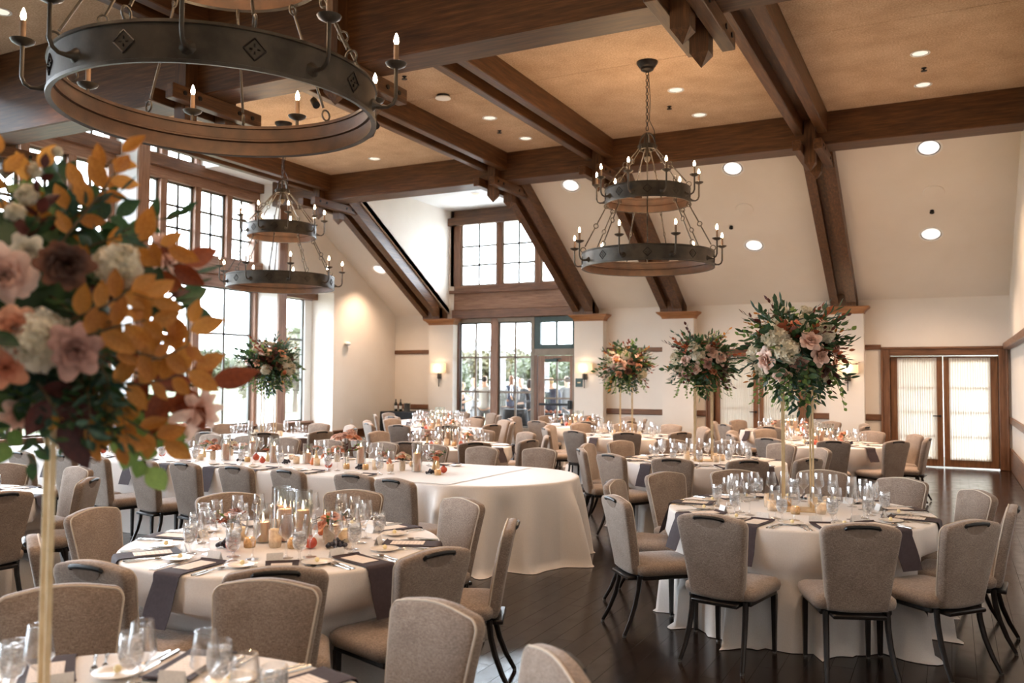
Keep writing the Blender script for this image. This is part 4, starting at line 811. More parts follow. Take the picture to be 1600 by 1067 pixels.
def bouquet(c, rx, rz, seed, label, droopy=True, group='tall flower arrangements', dense=1.0):
    """a loose ball of roses, hydrangea and foliage on top of a stand"""
    t = empty('flower_arrangement', c, 0, label, 'flowers', group); r = random.Random(seed)
    obj('floral_foam', MB().ball((0, 0, -.0), .5, 14, 10, (rx, rx, rz*.9)), M['leaf_green'], t)
    def E(v, k=1): return Vector((v[0]*rx*k, v[1]*rx*k, v[2]*rz*k))
    # foliage
    kinds = [('leaf_green', 'oval', 9, .42), ('leaf_green', 'long', 11, .38), ('leaf_blue', 'long', 11, .36), ('leaf_light', 'round', 11, .2), ('leaf_burgundy', 'oval', 7, .34), ('leaf_rust', 'oval', 7, .34), ('leaf_copper', 'oval', 8, .3)]
    N = int(165*dense)
    for k in range(N):
        z = 1-2*(k+.5)/N; q = math.sqrt(1-z*z); a = k*2.39996+r.uniform(-.3, .3); n = Vector((q*math.cos(a), q*math.sin(a), z)); i = r.choices(range(7), (6, 5, 4, 2.4, 2, 1.6, 1))[0]
        if z < -.5: i = r.choice((0, 3, 3, 1, 2))
        col, sh, nl, ls = kinds[i]; L = r.uniform(.5, .78)*rx
        sprig(t, col, sh, nl, E(n, .42), Vector((n.x, n.y, n.z*.9+.1))+Vector((r.uniform(-.5, .5), r.uniform(-.5, .5), r.uniform(-.5, .5))), L, k, ls, .25 if z > -.2 else .5)
    # airy twigs at the top and sides, trailing greens below
    for k in range(int(13*dense)):
        a = r.random()*6.28; el = r.uniform(.15, 1.2); n = Vector((math.cos(a)*math.cos(el), math.sin(a)*math.cos(el), math.sin(el))); i = r.choice((4, 4, 5, 2, 6)); col, sh, nl, ls = kinds[i]; sprig(t, col, sh, nl+2, E(n, .55), n, r.uniform(.55, .85)*rx, k, ls*.8, .12)
    if droopy:
        for k in range(8): a = r.random()*6.28; n = Vector((math.cos(a), math.sin(a), -.75)); sprig(t, 'leaf_light', 'round', 13, E(n, .5), n, r.uniform(.6, .8)*rx, k, .17, .55)
    # blooms over the whole ball
    cols = [('hydrangea', 'cream', .38), ('rose', 'blush', .30), ('open', 'mauve', .24), ('ranunculus', 'brownie', .25), ('hydrangea', 'cream', .34), ('ranunculus', 'coral', .16), ('hydrangea', 'cream', .34), ('rose', 'blush', .26), ('rose', 'peach', .2), ('ranunculus', 'brownie', .26)]
    N = int(34*dense)
    for k in range(N):
        z = .92-1.62*(k+.5)/N; q = math.sqrt(1-z*z); a = k*2.39996+seed; n = Vector((q*math.cos(a), q*math.sin(a), z)); kd, co, dm = cols[(k*7+seed) % 10]; flower(t, kd, co, E(n, r.uniform(.7, .9)), n + Vector((0, 0, .12)), dm*rx*r.uniform(.85, 1.15)*1.38)
    for k in range(int(7*dense)): a = r.random()*6.28; n = Vector((.35*math.cos(a), .35*math.sin(a), 1)); flower(t, 'hydrangea', 'cream', E(n.normalized(), .95), n, .17*rx)
    return t
P_STAND = None
def stand(c, rz, label, w=.2, d=.2):
    t = empty('flower_stand', (c[0], c[1], TZ), rz, label, 'stand', 'gold flower stands'); h = .875
    for x in (-w/2, w/2):
        for y in (-d/2, d/2): obj('rod', MB().loft([[(x+a*.0065, y+b*.0065, z) for a, b in ((-1, -1), (1, -1), (1, 1), (-1, 1))] for z in (.006, h)]), M['gold'], t, smooth=False)
    obj('base_plate', MB().cbox(-w/2-.02, w/2+.02, -d/2-.02, d/2+.02, 0, .008, .002), M['gold'], t); obj('top_plate', MB().cbox(-w/2-.02, w/2+.02, -d/2-.02, d/2+.02, h, h+.01, .002), M['gold'], t); return t
for k, rz, rx, rzz, sd, place in (('RN', .23, .365, .35, 3, 'on the nearest right table'), ('RM', .33, .385, .34, 5, 'on the middle table'), ('RF', .42, .42, .34, 8, 'on the far table'), ('WT', .55, .45, .38, 12, 'by the window wall')):
    c = TAB[k]; stand(c, rz, f'tall gold rod stand under the bouquet {place}'); bouquet((c[0], c[1], TZ+1.17), rx, rzz, sd, f'tall bouquet of roses, hydrangea and dark leaves {place}')

# ---------------------------------------------------------------- the big blurred bouquet nearest the lens
c = TAB['FG']; fc = Vector((at_z(14, 700, 1.6).x, at_z(14, 700, 1.6).y, 0))
_p = at_depth(11, 533, 2.12); sx, sy = _p.x, _p.y
stand((sx, sy), math.atan2(sy, sx)-PI/2+.03, 'tall gold rod stand under the nearest blurred bouquet', .2, .2)
FC = Vector((sx, sy, TZ+1.14)); t = empty('flower_arrangement', FC, 0, 'large blurred bouquet with copper beech leaves, nearest and cut off at left', 'flowers', 'tall flower arrangements')
obj('floral_foam', MB().ball((0, 0, -.02), .24, 14, 10), M['leaf_green'], t)
def loc(px_, py_, dd): return at_depth(px_, py_, 2.12+dd) - FC
r = random.Random(4)
for k in range(110):
    z = 1-2*(k+.5)/110; q = math.sqrt(1-z*z); a = k*2.39996; n = Vector((q*math.cos(a), q*math.sin(a), z)); kd = r.choice((('leaf_green', 'oval', 9, .34), ('leaf_green', 'long', 11, .32), ('leaf_blue', 'long', 11, .3), ('leaf_green', 'oval', 9, .3), ('leaf_burgundy', 'oval', 7, .3))); sprig(t, kd[0], kd[1], kd[2], Vector((n.x*.16, n.y*.16, n.z*.15)), n+Vector((r.uniform(-.5, .5), r.uniform(-.5, .5), r.uniform(-.5, .5))), r.uniform(.2, .3), k, kd[3], .25)
for px_, py_, dd, kd, co, dia in ((6, 430, -.28, 'rose', 'blush', .16), (22, 513, -.3, 'rose', 'peach', .125), (8, 575, -.3, 'rose', 'coral', .105), (62, 535, -.28, 'hydrangea', 'cream', .19), (118, 548, -.3, 'open', 'mauve', .15), (105, 412, -.28, 'ranunculus', 'brownie', .15), (190, 415, -.16, 'hydrangea', 'cream', .15), (256, 392, .0, 'lily', 'blush', .10), (312, 640, -.02, 'lily', 'blush', .12), (44, 300, -.05, 'hydrangea', 'cream', .075), (52, 262, .02, 'hydrangea', 'cream', .06), (24, 330, -.1, 'hydrangea', 'cream', .07), (42, 392, -.24, 'rose', 'cream', .09), (240, 560, -.1, 'rose', 'cream', .07), (90, 235, .05, 'hydrangea', 'cream', .04), (30, 650, -.1, 'rose', 'blush', .1), (-60, 480, -.3, 'hydrangea', 'cream', .2), (-70, 380, -.2, 'rose', 'blush', .15), (-60, 580, -.2, 'open', 'mauve', .15)):
    p = loc(px_, py_, dd); n = Vector((p.x, p.y, p.z)).normalized(); n = (n*.55 + (CAM-FC-p).normalized()*.7).normalized(); flower(t, kd, co, p, n, dia*.76)
def branch(pts, col, L, n, shape='beech', spread=.75, dd=(0, 0)):
    """a twig through picture points given at their own depths, carrying separate leaves"""
    P = [loc(x, y, d) for x, y, d in pts]; Q = []
    for i in range(len(P)-1):
        for k in range(5): Q.append(P[i].lerp(P[i+1], k/5))
    Q.append(P[-1]); br = obj('branch', MB().tube(Q, [.004-.003*i/len(Q) for i in range(len(Q))], 5), M['stem'], t)
    for i in range(n):
        v = .1+.9*i/max(1, n-1); j = min(len(Q)-2, int(v*(len(Q)-1))); p = Q[j].lerp(Q[j+1], v*(len(Q)-1)-j); tg = (Q[j+1]-Q[j]).normalized(); view = (CAM-FC-p).normalized(); side = tg.cross(view).normalized()*(1 if i % 2 else -1)
        d = (tg*(1 if i == n-1 else .55) + side*(0 if i == n-1 else spread) + view*r.uniform(-.25, .35)).normalized(); up = (view + side*r.uniform(-.5, .5) + Vector((0, 0, r.uniform(-.4, .5)))).normalized()
        x = d; y = up.cross(x).normalized(); z = x.cross(y); s = L*r.uniform(.75, 1.2)
        o = obj('leaf', lmesh(col, shape), None, br, p); o.rotation_euler = Matrix((x, y, z)).transposed().to_euler(); o.scale = (s,)*3
CP = 'leaf_copper'
branch([(60, 430, .0), (90, 350, .0), (130, 290, .02), (190, 238, .05)], CP, 0.074, 11)
branch([(95, 380, -.1), (150, 310, -.05), (180, 270, 0)], CP, 0.074, 7)
branch([(20, 400, -.05), (15, 320, 0), (60, 262, .02)], CP, 0.066, 6)
branch([(30, 430, -.1), (12, 300, -.05), (0, 240, -.05)], CP, 0.066, 5)
branch([(110, 430, -.1), (170, 395, -.1), (230, 375, -.08), (262, 388, -.06)], CP, 0.078, 8)
branch([(110, 500, -.25), (160, 480, -.26), (200, 455, -.22), (238, 468, -.18)], CP, 0.078, 10)
branch([(120, 530, -.28), (180, 510, -.27), (225, 500, -.2), (250, 520, -.15)], CP, 0.078, 9)
branch([(150, 560, -.26), (190, 545, -.24), (250, 560, -.18), (292, 540, -.1), (300, 505, -.08)], CP, 0.074, 11)
branch([(160, 600, -.2), (220, 600, -.18), (270, 590, -.12), (305, 575, -.08)], CP, 0.074, 9)
branch([(90, 620, -.2), (130, 640, -.22), (170, 665, -.22), (185, 700, -.2)], CP, 0.074, 8)
branch([(110, 600, -.2), (175, 640, -.18), (225, 672, -.15), (255, 690, -.12)], CP, 0.074, 8)
branch([(60, 600, -.2), (110, 640, -.22), (140, 690, -.2)], CP, 0.062, 5)
branch([(200, 450, .0), (250, 420, .0), (285, 410, .02)], 'leaf_rust', .10, 5)
branch([(230, 600, .0), (290, 605, .0), (330, 598, .0)], 'leaf_rust', .11, 4)
branch([(60, 600, -.25), (80, 630, -.26), (95, 655, -.26)], 'leaf_burgundy', .11, 4)
branch([(180, 560, -.1), (240, 600, -.08), (262, 620, -.05)], 'leaf_rust', .09, 5)
for k in range(26): q = loc(r.uniform(20, 220), r.uniform(575, 640), r.uniform(-.26, -.1)); sprig(t, r.choice(('leaf_green', 'leaf_green', 'leaf_blue')), r.choice(('oval', 'long')), 9, q*.8, (q*.6+(CAM-FC-q)*.08+Vector((0, 0, -.05))), r.uniform(.12, .2), k, .36, .35)
branch([(190, 480, -.1), (240, 455, -.05), (290, 480, 0)], 'leaf_green', .10, 6, 'oval')
branch([(150, 350, .05), (120, 310, .05), (90, 270, .08)], 'leaf_green', .07, 7, 'oval'); branch([(100, 370, .0), (150, 350, .02), (180, 335, .04)], 'leaf_green', .07, 7, 'oval'); branch([(70, 360, .0), (60, 320, .02), (30, 300, .04)], 'leaf_light', .06, 7, 'oval')
branch([(150, 650, -.1), (195, 680, -.08), (232, 730, -.06)], 'leaf_light', .06, 9, 'round'); branch([(60, 590, -.1), (25, 630, -.1), (8, 690, -.08)], 'leaf_light', .05, 8, 'round'); branch([(200, 630, -.05), (240, 650, -.04), (275, 690, -.04)], 'leaf_light', .05, 8, 'round')

# ---------------------------------------------------------------- candles, fruit and small vases
def model_hurricane(h, r_): t = empty('hurricane_vase'); lathe_obj('glass_cylinder', [(.001, .003), (r_, .003), (r_, h), (r_-.003, h), (r_-.003, .006), (.001, .006)], M['vase_glass'], t, 24); return t
def model_candle(h, r_):
    t = empty('pillar_candle'); lathe_obj('wax', [(.001, .0), (r_, .0), (r_, h-.004), (r_-.004, h), (r_*.5, h-.006), (.001, h-.008)], M['wax'], t, 18); obj('wick', MB().tube([(0, 0, h-.008), (.001, 0, h+.006)], .0012, 5), M['black'], t); obj('flame', MB().lathe([(.001, h+.004), (.005, h+.012), (.0055, h+.018), (.003, h+.03), (.001, h+.038)], 8), M['flame'], t); return t
def model_votive(kind):
    t = empty('votive_candle'); h, r_ = ((.075, .036), (.055, .034), (.1, .036))[kind]; prof = [(.001, .001), (r_*.86, .001), (r_*.95, .008), (r_, h*.6), (r_*(1.0 if kind != 1 else .88), h), (r_*.94 if kind != 1 else r_*.82, h), (r_*.94, h*.6), (r_*.88, .012), (.001, .01)]
    lathe_obj('cup', prof, M['votive'] if kind != 1 else M['votive_gold'], t, 20); lathe_obj('wax', [(r_*.86, .012), (r_*.9, h*.38), (.001, h*.38)], M['wax'], t, 14); obj('flame', MB().lathe([(.001, h*.38), (.006, h*.38+.008), (.006, h*.38+.016), (.001, h*.38+.034)], 8), M['flame_low'], t); return t
P_HUR = [Proto(model_hurricane(h, .054)) for h in (.22, .30, .18)]; P_CAN = [Proto(model_candle(h, .039)) for h in (.11, .18, .075)]; P_VOT = [Proto(model_votive(k)) for k in range(3)]
def candle(x, y, k, w, z=None):
    z = z or TZ; W = WHERE[w]; seq(P_HUR[k].put((x, y, z)), 'clear glass candle cylinder', W, 'vase', 'glass candle cylinders'); seq(P_CAN[k].put((x, y, z+.007)), 'lit blush pillar candle', W, 'candle', 'pillar candles')
def votive(x, y, k, w, z=None): seq(P_VOT[k].put((x, y, z or TZ), rnd.random()*6), ('ribbed gold votive candle' if k == 1 else 'lit champagne votive candle'), WHERE[w], 'candle', 'votive candles')
def model_grapes(seed):
    r = random.Random(seed); m = MB(); pts = []
    for k in range(26):
        for _ in range(30):
            p = Vector((r.uniform(-.055, .055), r.uniform(-.032, .032), .013)); p.z = .013 + max(0, .035-abs(p.x)*.6)*r.random()
            if all((p-q).length > .0185 for q in pts): pts.append(p); break
    for p in pts: m.ball(p, .0125, 8, 6)
    m.tube([(-.05, 0, .02), (0, 0, .025), (.05, 0, .05)], .002, 5); t = obj('grape_bunch', m, M['grape']); return t
P_GR = [Proto(model_grapes(k)) for k in (1, 2)]
def model_pom():
    t = empty('pomegranate'); obj('fruit', MB().ball((0, 0, .036), .037, 16, 10, (1, 1, .95)), M['pomegranate'], t); m = MB()
    for k in range(6): a = k*PI/3; m.add([(.012*math.cos(a-.4), .012*math.sin(a-.4), .068), (.012*math.cos(a+.4), .012*math.sin(a+.4), .068), (.017*math.cos(a), .017*math.sin(a), .088)], [(0, 1, 2)])
    m.lathe([(.014, .066), (.012, .076)], 10); obj('crown', m, M['pomegranate'], t); return t
def model_pear(): t = empty('pear'); obj('fruit', MB().lathe([(.001, .0), (.018, .002), (.031, .02), (.03, .036), (.02, .055), (.014, .07), (.001, .078)], 16), M['pear'], t); obj('stalk', MB().tube([(0, 0, .075), (.004, 0, .095)], .0018, 5), M['stem'], t); return t
P_POM, P_PEAR = Proto(model_pom()), Proto(model_pear())
def fruit(kind, x, y, w, z=None):
    P, nm, cat = {'g': (P_GR[rnd.randrange(2)], 'bunch of black grapes', 'grapes'), 'p': (P_POM, 'red pomegranate', 'fruit'), 'e': (P_PEAR, 'small red pear', 'fruit')}[kind]; seq(P.put((x, y, z or TZ), rnd.random()*6, rnd.uniform(.9, 1.1)), nm, WHERE[w], cat, 'fruit on the tables')
def model_vase(kind):
    if kind == 0: prof = [(.001, .001), (.026, .001), (.032, .02), (.034, .055), (.03, .09), (.034, .1), (.031, .1), (.027, .09), (.03, .055), (.001, .012)]; mt = 'votive'
    elif kind == 1: prof = [(.001, .001), (.02, .001), (.026, .02), (.024, .045), (.011, .075), (.009, .1), (.012, .115), (.009, .115), (.007, .1), (.001, .05)]; mt = 'gold'
    else: prof = [(.001, .002), (.034, .002), (.036, .02), (.030, .1), (.038, .16), (.036, .16), (.028, .1), (.033, .02), (.001, .006)]; mt = 'vase_glass'
    return prof, mt
def vase(kind, x, y, w, seed, z=None):
    prof, mt = model_vase(kind); t = empty('flower_vase', (x, y, z or TZ)); r = random.Random(seed); lathe_obj('vase', prof, M[mt], t, 18); h = prof[5][1] if kind != 1 else .115
    sets = {0: (8, .075, .085), 1: (3, .05, .075), 2: (24, .14, .10)}[kind]; cs = {0: ('blush', 'peach', 'cream'), 1: ('coral', 'blush', 'mauve'), 2: ('blush', 'mauve', 'blush', 'peach')}[kind]
    for k in range(sets[0]):
        a = k*2.4+seed; q = sets[1]*math.sqrt((k+.3)/sets[0]); zz = h + (.05 + r.uniform(-.02, .035) - q*q*4 if kind < 2 else .1 + r.uniform(-.03, .02) + .8*math.sqrt(max(0, .15**2-q*q))); p = Vector((q*math.cos(a), q*math.sin(a), zz)); flower(t, r.choice(('rose', 'open', 'ranunculus')), r.choice(cs), p, p*1.0+Vector((0, 0, .02-h*.6)), sets[2]*r.uniform(.8, 1.15))
        if k < 4: obj('flower_stem', MB().tube([(0.3*p.x, .3*p.y, .02 if kind != 1 else .08), p*.96], .002, 4), M['stem'], t)
    for k in range(4 if kind < 2 else 5):
        a = r.random()*6.3; sprig(t, r.choice(('leaf_green', 'leaf_light', 'leaf_burgundy', 'leaf_rust')), r.choice(('oval', 'long')), 7, (0, 0, h), Vector((math.cos(a), math.sin(a), r.uniform(.3, 1.3))), r.uniform(.085, .125)*(1.7 if kind == 2 else 1), k, .34, .2)
    seq(t, ('low cream vase of blush roses', 'small gold bud vase with blooms', 'tall glass vase of dusty roses')[kind], WHERE[w], 'flowers', 'small flower vases')
def ringpts(c, n, r0, ph=0): return [(c[0]+r0*math.cos(ph+2*PI*i/n), c[1]+r0*math.sin(ph+2*PI*i/n)) for i in range(n)]
# votives round the gold stands
for w in ('RN', 'RM', 'RF', 'WT'):
    for i, (x, y) in enumerate(ringpts(TAB[w], 7 if w in ('RN', 'RM') else 6, .215, .3)): votive(x, y, (0, 0, 1, 2, 0, 1, 0)[i], w)
for i, (x, y) in enumerate(ringpts((sx, sy), 4, .23, .5)): votive(x, y, i % 3, 'FG')
# low candle centrepieces
def centre(w, n=5, rich=True):
    c = TAB[w]; r = random.Random(hash(w) % 7+len(w)*3)
    def uv(u, v): return c[0]+.891*u-.453*v, c[1]+.453*u+.891*v
    for i, (u, v) in enumerate(((-.13, .0), (-.015, .04), (.10, .0), (.25, .12), (-.07, .16), (.06, .15))[:n]): candle(*uv(u, v), (0, 1, 1, 2, 1, 0)[i], w)
    for i, (u, v) in enumerate(((-.16, -.15), (-.02, -.14), (.09, -.17), (.34, .02), (-.27, .06))[:5 if rich else 3]): votive(*uv(u, v), (1, 2, 1, 0, 0)[i], w)
    vase(0, *uv(.26, -.04), w, 3+len(w)); vase(1, *uv(-.30, -.04), w, 5); fruit('g', *uv(.33, -.16), w); fruit('g', *uv(-.28, -.17), w); fruit('p', *uv(.19, -.18), w); fruit('p', *uv(-.22, -.26), w)
    if rich: fruit('e', *uv(.16, .24), w)
centre('LN', 6)
for w in ('RB', 'RBB', 'BF', 'MA', 'MC', 'ME'): centre(w, 4, False)
# garland of vases, candles and fruit down the long table
r = random.Random(21); yc = 7.45; Z = TZ+.004; x = -4.5; k = 0
while x > -10.6:
    pat = k % 8; y = yc + r.uniform(-.12, .05)
    if pat == 0: votive(x, y-.1, 1, 'LONG', Z); fruit('g', x-.11, y-.05, 'LONG', Z); fruit('p', x-.05, y+.09, 'LONG', Z); x -= .2
    elif pat == 1: vase(1, x, y+.06, 'LONG', k, Z); candle(x-.15, y-.03, 1, 'LONG', Z); x -= .34
    elif pat == 2: vase(0, x, y, 'LONG', k, Z); votive(x-.06, y-.13, 0, 'LONG', Z); x -= 0.28
    elif pat == 3: votive(x, y-.05, 2, 'LONG', Z); votive(x-.09, y-.1, 1, 'LONG', Z); fruit('g', x-.18, y-.06, 'LONG', Z); vase(1, x-.05, y+.12, 'LONG', k, Z); x -= 0.40
    elif pat == 4: vase(2, x, y+.02, 'LONG', k, Z); votive(x+.1, y-.1, 1, 'LONG', Z); fruit('p', x-.12, y-.12, 'LONG', Z); x -= 0.30
    elif pat == 5: vase(0, x, y, 'LONG', k, Z); votive(x-.09, y-.08, 0, 'LONG', Z); fruit('e', x-.17, y-.05, 'LONG', Z); x -= 0.32
    elif pat == 6: candle(x, y+.04, 0, 'LONG', Z); votive(x-.09, y-.04, 0, 'LONG', Z); fruit('g', x-.2, y-.08, 'LONG', Z); x -= 0.40
    else: candle(x, y, 1, 'LONG', Z); vase(1, x-.15, y+.06, 'LONG', k, Z); fruit('p', x-.06, y-.12, 'LONG', Z); x -= 0.30
    k += 1
r = random.Random(33); x = -4.85; k = 0
while x > -10.6:
    y = yc+.36+r.uniform(-.03, .03); q = k % 5
    if q == 0: vase(1, x, y, 'LONG', 60+k, Z)
    elif q == 1: votive(x, y, r.randrange(3), 'LONG', Z)
    elif q == 2: fruit(r.choice('gpe'), x, y, 'LONG', Z)
    elif q == 3: candle(x, y, r.choice((0, 1)), 'LONG', Z)
    else: vase(0, x, y+.02, 'LONG', 70+k, Z)
    x -= r.uniform(.26, .36); k += 1
# wine bar in the far corner
t = empty('bar_table', (-12.3, 18.25, 0), 0, 'narrow bar table under a black cloth in the far corner', 'table'); obj('tabletop', MB().cbox(-.5, .5, -.3, .3, .84, .87, .004), M['trim_x'], t)
M['black_cloth'] = mottled('black_cloth', srgb(22, 26, 30), srgb(32, 36, 40), 20, .8); mm = MB(); mm.loft([[(x*q, y*q2, z) for x, y in [(-.53, -.33), (-.2, -.335), (.1, -.33), (.53, -.33), (.53, 0), (.53, .33), (-.53, .33), (-.53, 0)]] for q, q2, z in ((1.04, 1.05, .01), (1.02, 1.02, .4), (1, 1, .84), (.99, .99, .875), (.5, .5, .876))], False, True); obj('cloth', mm, M['black_cloth'], t, sharp=60)
def bottle(x, y, lab):
    t = empty('wine_bottle', (x, y, .877), 0, lab, 'bottle', 'wine bottles'); lathe_obj('glass', [(.001, 0), (.037, 0), (.038, .01), (.038, .19), (.03, .215), (.015, .24), (.014, .29), (.016, .295), (.016, .305), (.001, .305)], M['bottle'], t, 20); lathe_obj('paper_label', [(.0385, .06), (.0385, .14)], M['card'], t, 20); lathe_obj('foil', [(.0155, .245), (.0155, .29), (.0165, .306), (.001, .307)], M['black'], t, 14)
M['bottle'] = mottled('dark_green_bottle', srgb(14, 24, 18), srgb(20, 34, 24), 6, .12)
bottle(-12.55, 18.2, 'dark wine bottle, the corner one, on the black bar'); bottle(-12.42, 18.22, 'dark wine bottle beside the steel ice bucket'); t = empty('ice_bucket', (-12.22, 18.22, .877), 0, 'brushed steel ice bucket on the black bar table', 'bucket'); lathe_obj('bucket', [(.001, 0), (.075, 0), (.085, .2), (.09, .205), (.086, .21), (.08, .2), (.07, .01), (.001, .01)], M['silver'], t, 24); lathe_obj('rim', [(.088, .2), (.093, .205), (.088, .212), (.083, .207)], M['silver'], t, 24)

# ---------------------------------------------------------------- outside: patio, lawn, trees, guests
M['lawn'] = mottled('mown_lawn', srgb(70, 76, 50), srgb(84, 88, 60), .35, .95, kind='Object'); M['patio'] = mottled('patio_stone', srgb(120, 114, 104), srgb(138, 132, 122), 1.5, .8); M['sandy'] = mottled('cart_path', srgb(214, 200, 176), srgb(226, 214, 192), .8, .9)
M['tree_leaf'] = leafmat('green_tree_leaf', srgb(50, 58, 36), srgb(70, 76, 48), .3); M['tree_leaf2'] = leafmat('autumn_tree_leaf', srgb(68, 64, 38), srgb(92, 84, 52), .3); M['bark'] = mottled('tree_bark', srgb(70, 58, 46), srgb(98, 84, 68), 8, .9)  # muted green and golden leaf tones, mottled at random
def terrain():
    m = MB(); N = 48; V = []
    for j in range(N+1):
        for i in range(N+1):
            x = -150+190*i/N; y = -80+230*j/N; d = max(0, -15-x, y-24); z = -.5 + .012*d + .5*math.sin(x*.06+1)*math.sin(y*.05)*min(1, d/30)
            if -15.5 < x < 5 and y < 24.5: z = -.5
            V.append((x, y, z))
    m.add(V, [(j*(N+1)+i, j*(N+1)+i+1, (j+1)*(N+1)+i+1, (j+1)*(N+1)+i) for j in range(N) for i in range(N)]); return m
structure('lawn', terrain(), M['lawn']); sbox('ground_patio', (-16.5, -6.9, YB+.2, 25.5, -.6, -.02), M['patio']); sbox('ground_terrace', (-19.5, XW-.13, YR, 25, -.6, -.3), M['patio'])  # terrace shaped as wide neutral stone to cut the lawn's green bounce
sbox('added_shade_roof', (-16, -6.9, YB+.2, 23.6, 3.45, 3.6), M['white'])  # unseen roof added to shade the guests on the patio
# unseen porch added beyond the curtained doors to cut their backlight
sbox('added_porch_wall', (-6.9, XR+.3, 22.2, 22.4, -.2, 3.2), M['wall']); sbox('added_porch_roof', (-6.9, XR+.3, YB+.2, 22.4, 2.9, 3.1), M['white']); sbox('added_porch_ground', (-6.9, XR+.3, YB+.2, 22.4, -.3, -.02), M['patio']); sbox('added_porch_wall', (-6.9, -6.7, YB+.2, 20.4, -.2, 3.0), M['wall'])
def crown_mesh(seed, mat):
    r = random.Random(seed); m = MB(); blobs = [(Vector((r.uniform(-.55, .55), r.uniform(-.55, .55), r.uniform(.35, 1.15))), r.uniform(.25, .42)) for _ in range(13)]
    for c, R in blobs:
        for k in range(230):
            n = Vector((r.gauss(0, 1), r.gauss(0, 1), r.gauss(0, 1))).normalized(); p = c + n*R*r.uniform(.7, 1.05); t1 = n.orthogonal().normalized(); t1.rotate(Euler((r.uniform(-1, 1), r.uniform(-1, 1), r.uniform(-3, 3)))); t2 = t1.cross(n).normalized(); s = r.uniform(.05, .09)
            m.add([p-t1*s, p-t2*s*.6, p+t1*s, p+t2*s*.6], [(0, 1, 2, 3)])
    me = m.mesh('crown', False, 0, False); me.materials.append(M[mat]); return me
CR = [crown_mesh(1, 'tree_leaf'), crown_mesh(2, 'tree_leaf'), crown_mesh(3, 'tree_leaf2')]
tm = MB().tube([(0, 0, -.1), (.02, 0, .4), (0, .03, .8)], [.05, .04, .02], 8).mesh('trunk'); tm.materials.append(M['bark'])
def tree(x, y, s, k, where):
    d = max(0, -15-x, y-24); t = empty('tree', (x, y, -.5+.012*d)); t.rotation_euler = (0, 0, x*3+y); obj('crown', CR[k], None, t, scale=(s*1.15, s*1.15, s)); obj('trunk', tm, None, t, scale=(s, s, s)); seq(t, ('leafy green tree', 'broad green tree', 'golden tinged tree')[k], where, 'tree', 'trees outside')
r = random.Random(9)
for i, (px_, k) in enumerate(((700, 0), (731, 1), (758, 2), (790, 0), (818, 2), (846, 1), (872, 2), (900, 0))):
    d = 72+11*((i*5) % 8); p = at_depth(px_, 590, d); tree(p.x, p.y, (d*.026+1.3)*(.75+.1*(i % 3)), k, 'beyond the tall back window')
for i, (px_, k) in enumerate(((462, 2), (484, 0), (430, 1), (385, 2), (346, 1), (312, 0), (270, 2), (228, 1), (180, 0), (132, 2), (84, 1), (40, 0), (2, 2))):
    d = (56, 66)[i] if i < 2 else 80+7*((i*4) % 11); p = at_depth(px_, 590, d); tree(p.x, p.y, (3.4, 4.2)[i] if i < 2 else (d*.024+1.2)*(.7+.1*(i % 3)), k, 'beyond the lawn windows')

# guests: one skinned body each, clothes as children
M['skin'] = mottled('skin', srgb(214, 168, 140), srgb(226, 184, 156), 6, .55); M['skin_dark'] = mottled('dark_skin', srgb(112, 74, 52), srgb(128, 88, 64), 6, .55)
M['hair_dark'] = mottled('dark_hair', srgb(34, 26, 22), srgb(52, 40, 32), 30, .6); M['hair_grey'] = mottled('grey_hair', srgb(170, 164, 156), srgb(192, 186, 178), 30, .6); M['hair_blonde'] = mottled('blonde_hair', srgb(190, 156, 104), srgb(212, 180, 130), 30, .6)
for n_, a_ in (('light_grey_suit', (186, 182, 176)), ('navy_suit', (44, 52, 72)), ('charcoal_suit', (52, 54, 60)), ('black_dress', (30, 30, 36)), ('mid_grey_suit', (120, 120, 122)), ('white_shirt', (236, 236, 236)), ('red_tie', (170, 50, 46)), ('grey_tie', (110, 110, 120)), ('dark_trousers', (44, 46, 54))): M[n_] = mottled(n_, srgb(*a_), srgb(*[min(255, q+10) for q in a_]), 20, .8)
DG = None
SKQ = []
def skin_obj(name, V, Ed, rad, mat, par=None, root=0, lvl=2, **kw):
    me = bpy.data.meshes.new(name); me.from_pydata(V, Ed, []); o = bpy.data.objects.new(name + '_rig', me); COL.objects.link(o); sk = o.modifiers.new('s', 'SKIN'); sk.use_smooth_shade = True
    for i, q in enumerate(me.skin_vertices[0].data): q.radius = rad[i] if isinstance(rad[i], tuple) else (rad[i], rad[i]); q.use_root = i == root
    o.modifiers.new('d', 'SUBSURF').levels = lvl; t = obj(name, bpy.data.meshes.new(name), None, par, **kw); SKQ.append((t, o, mat)); return t
def finish_skins():
    dg = bpy.context.evaluated_depsgraph_get()
    for t, o, mat in SKQ:
        out = bpy.data.meshes.new_from_object(o.evaluated_get(dg)); out.polygons.foreach_set('use_smooth', [True]*len(out.polygons)); out.materials.append(mat); old = t.data; t.data = out; nm = old.name; bpy.data.meshes.remove(old); out.name = nm
    for t, o, mat in SKQ: d = o.data; bpy.data.objects.remove(o); bpy.data.meshes.remove(d)
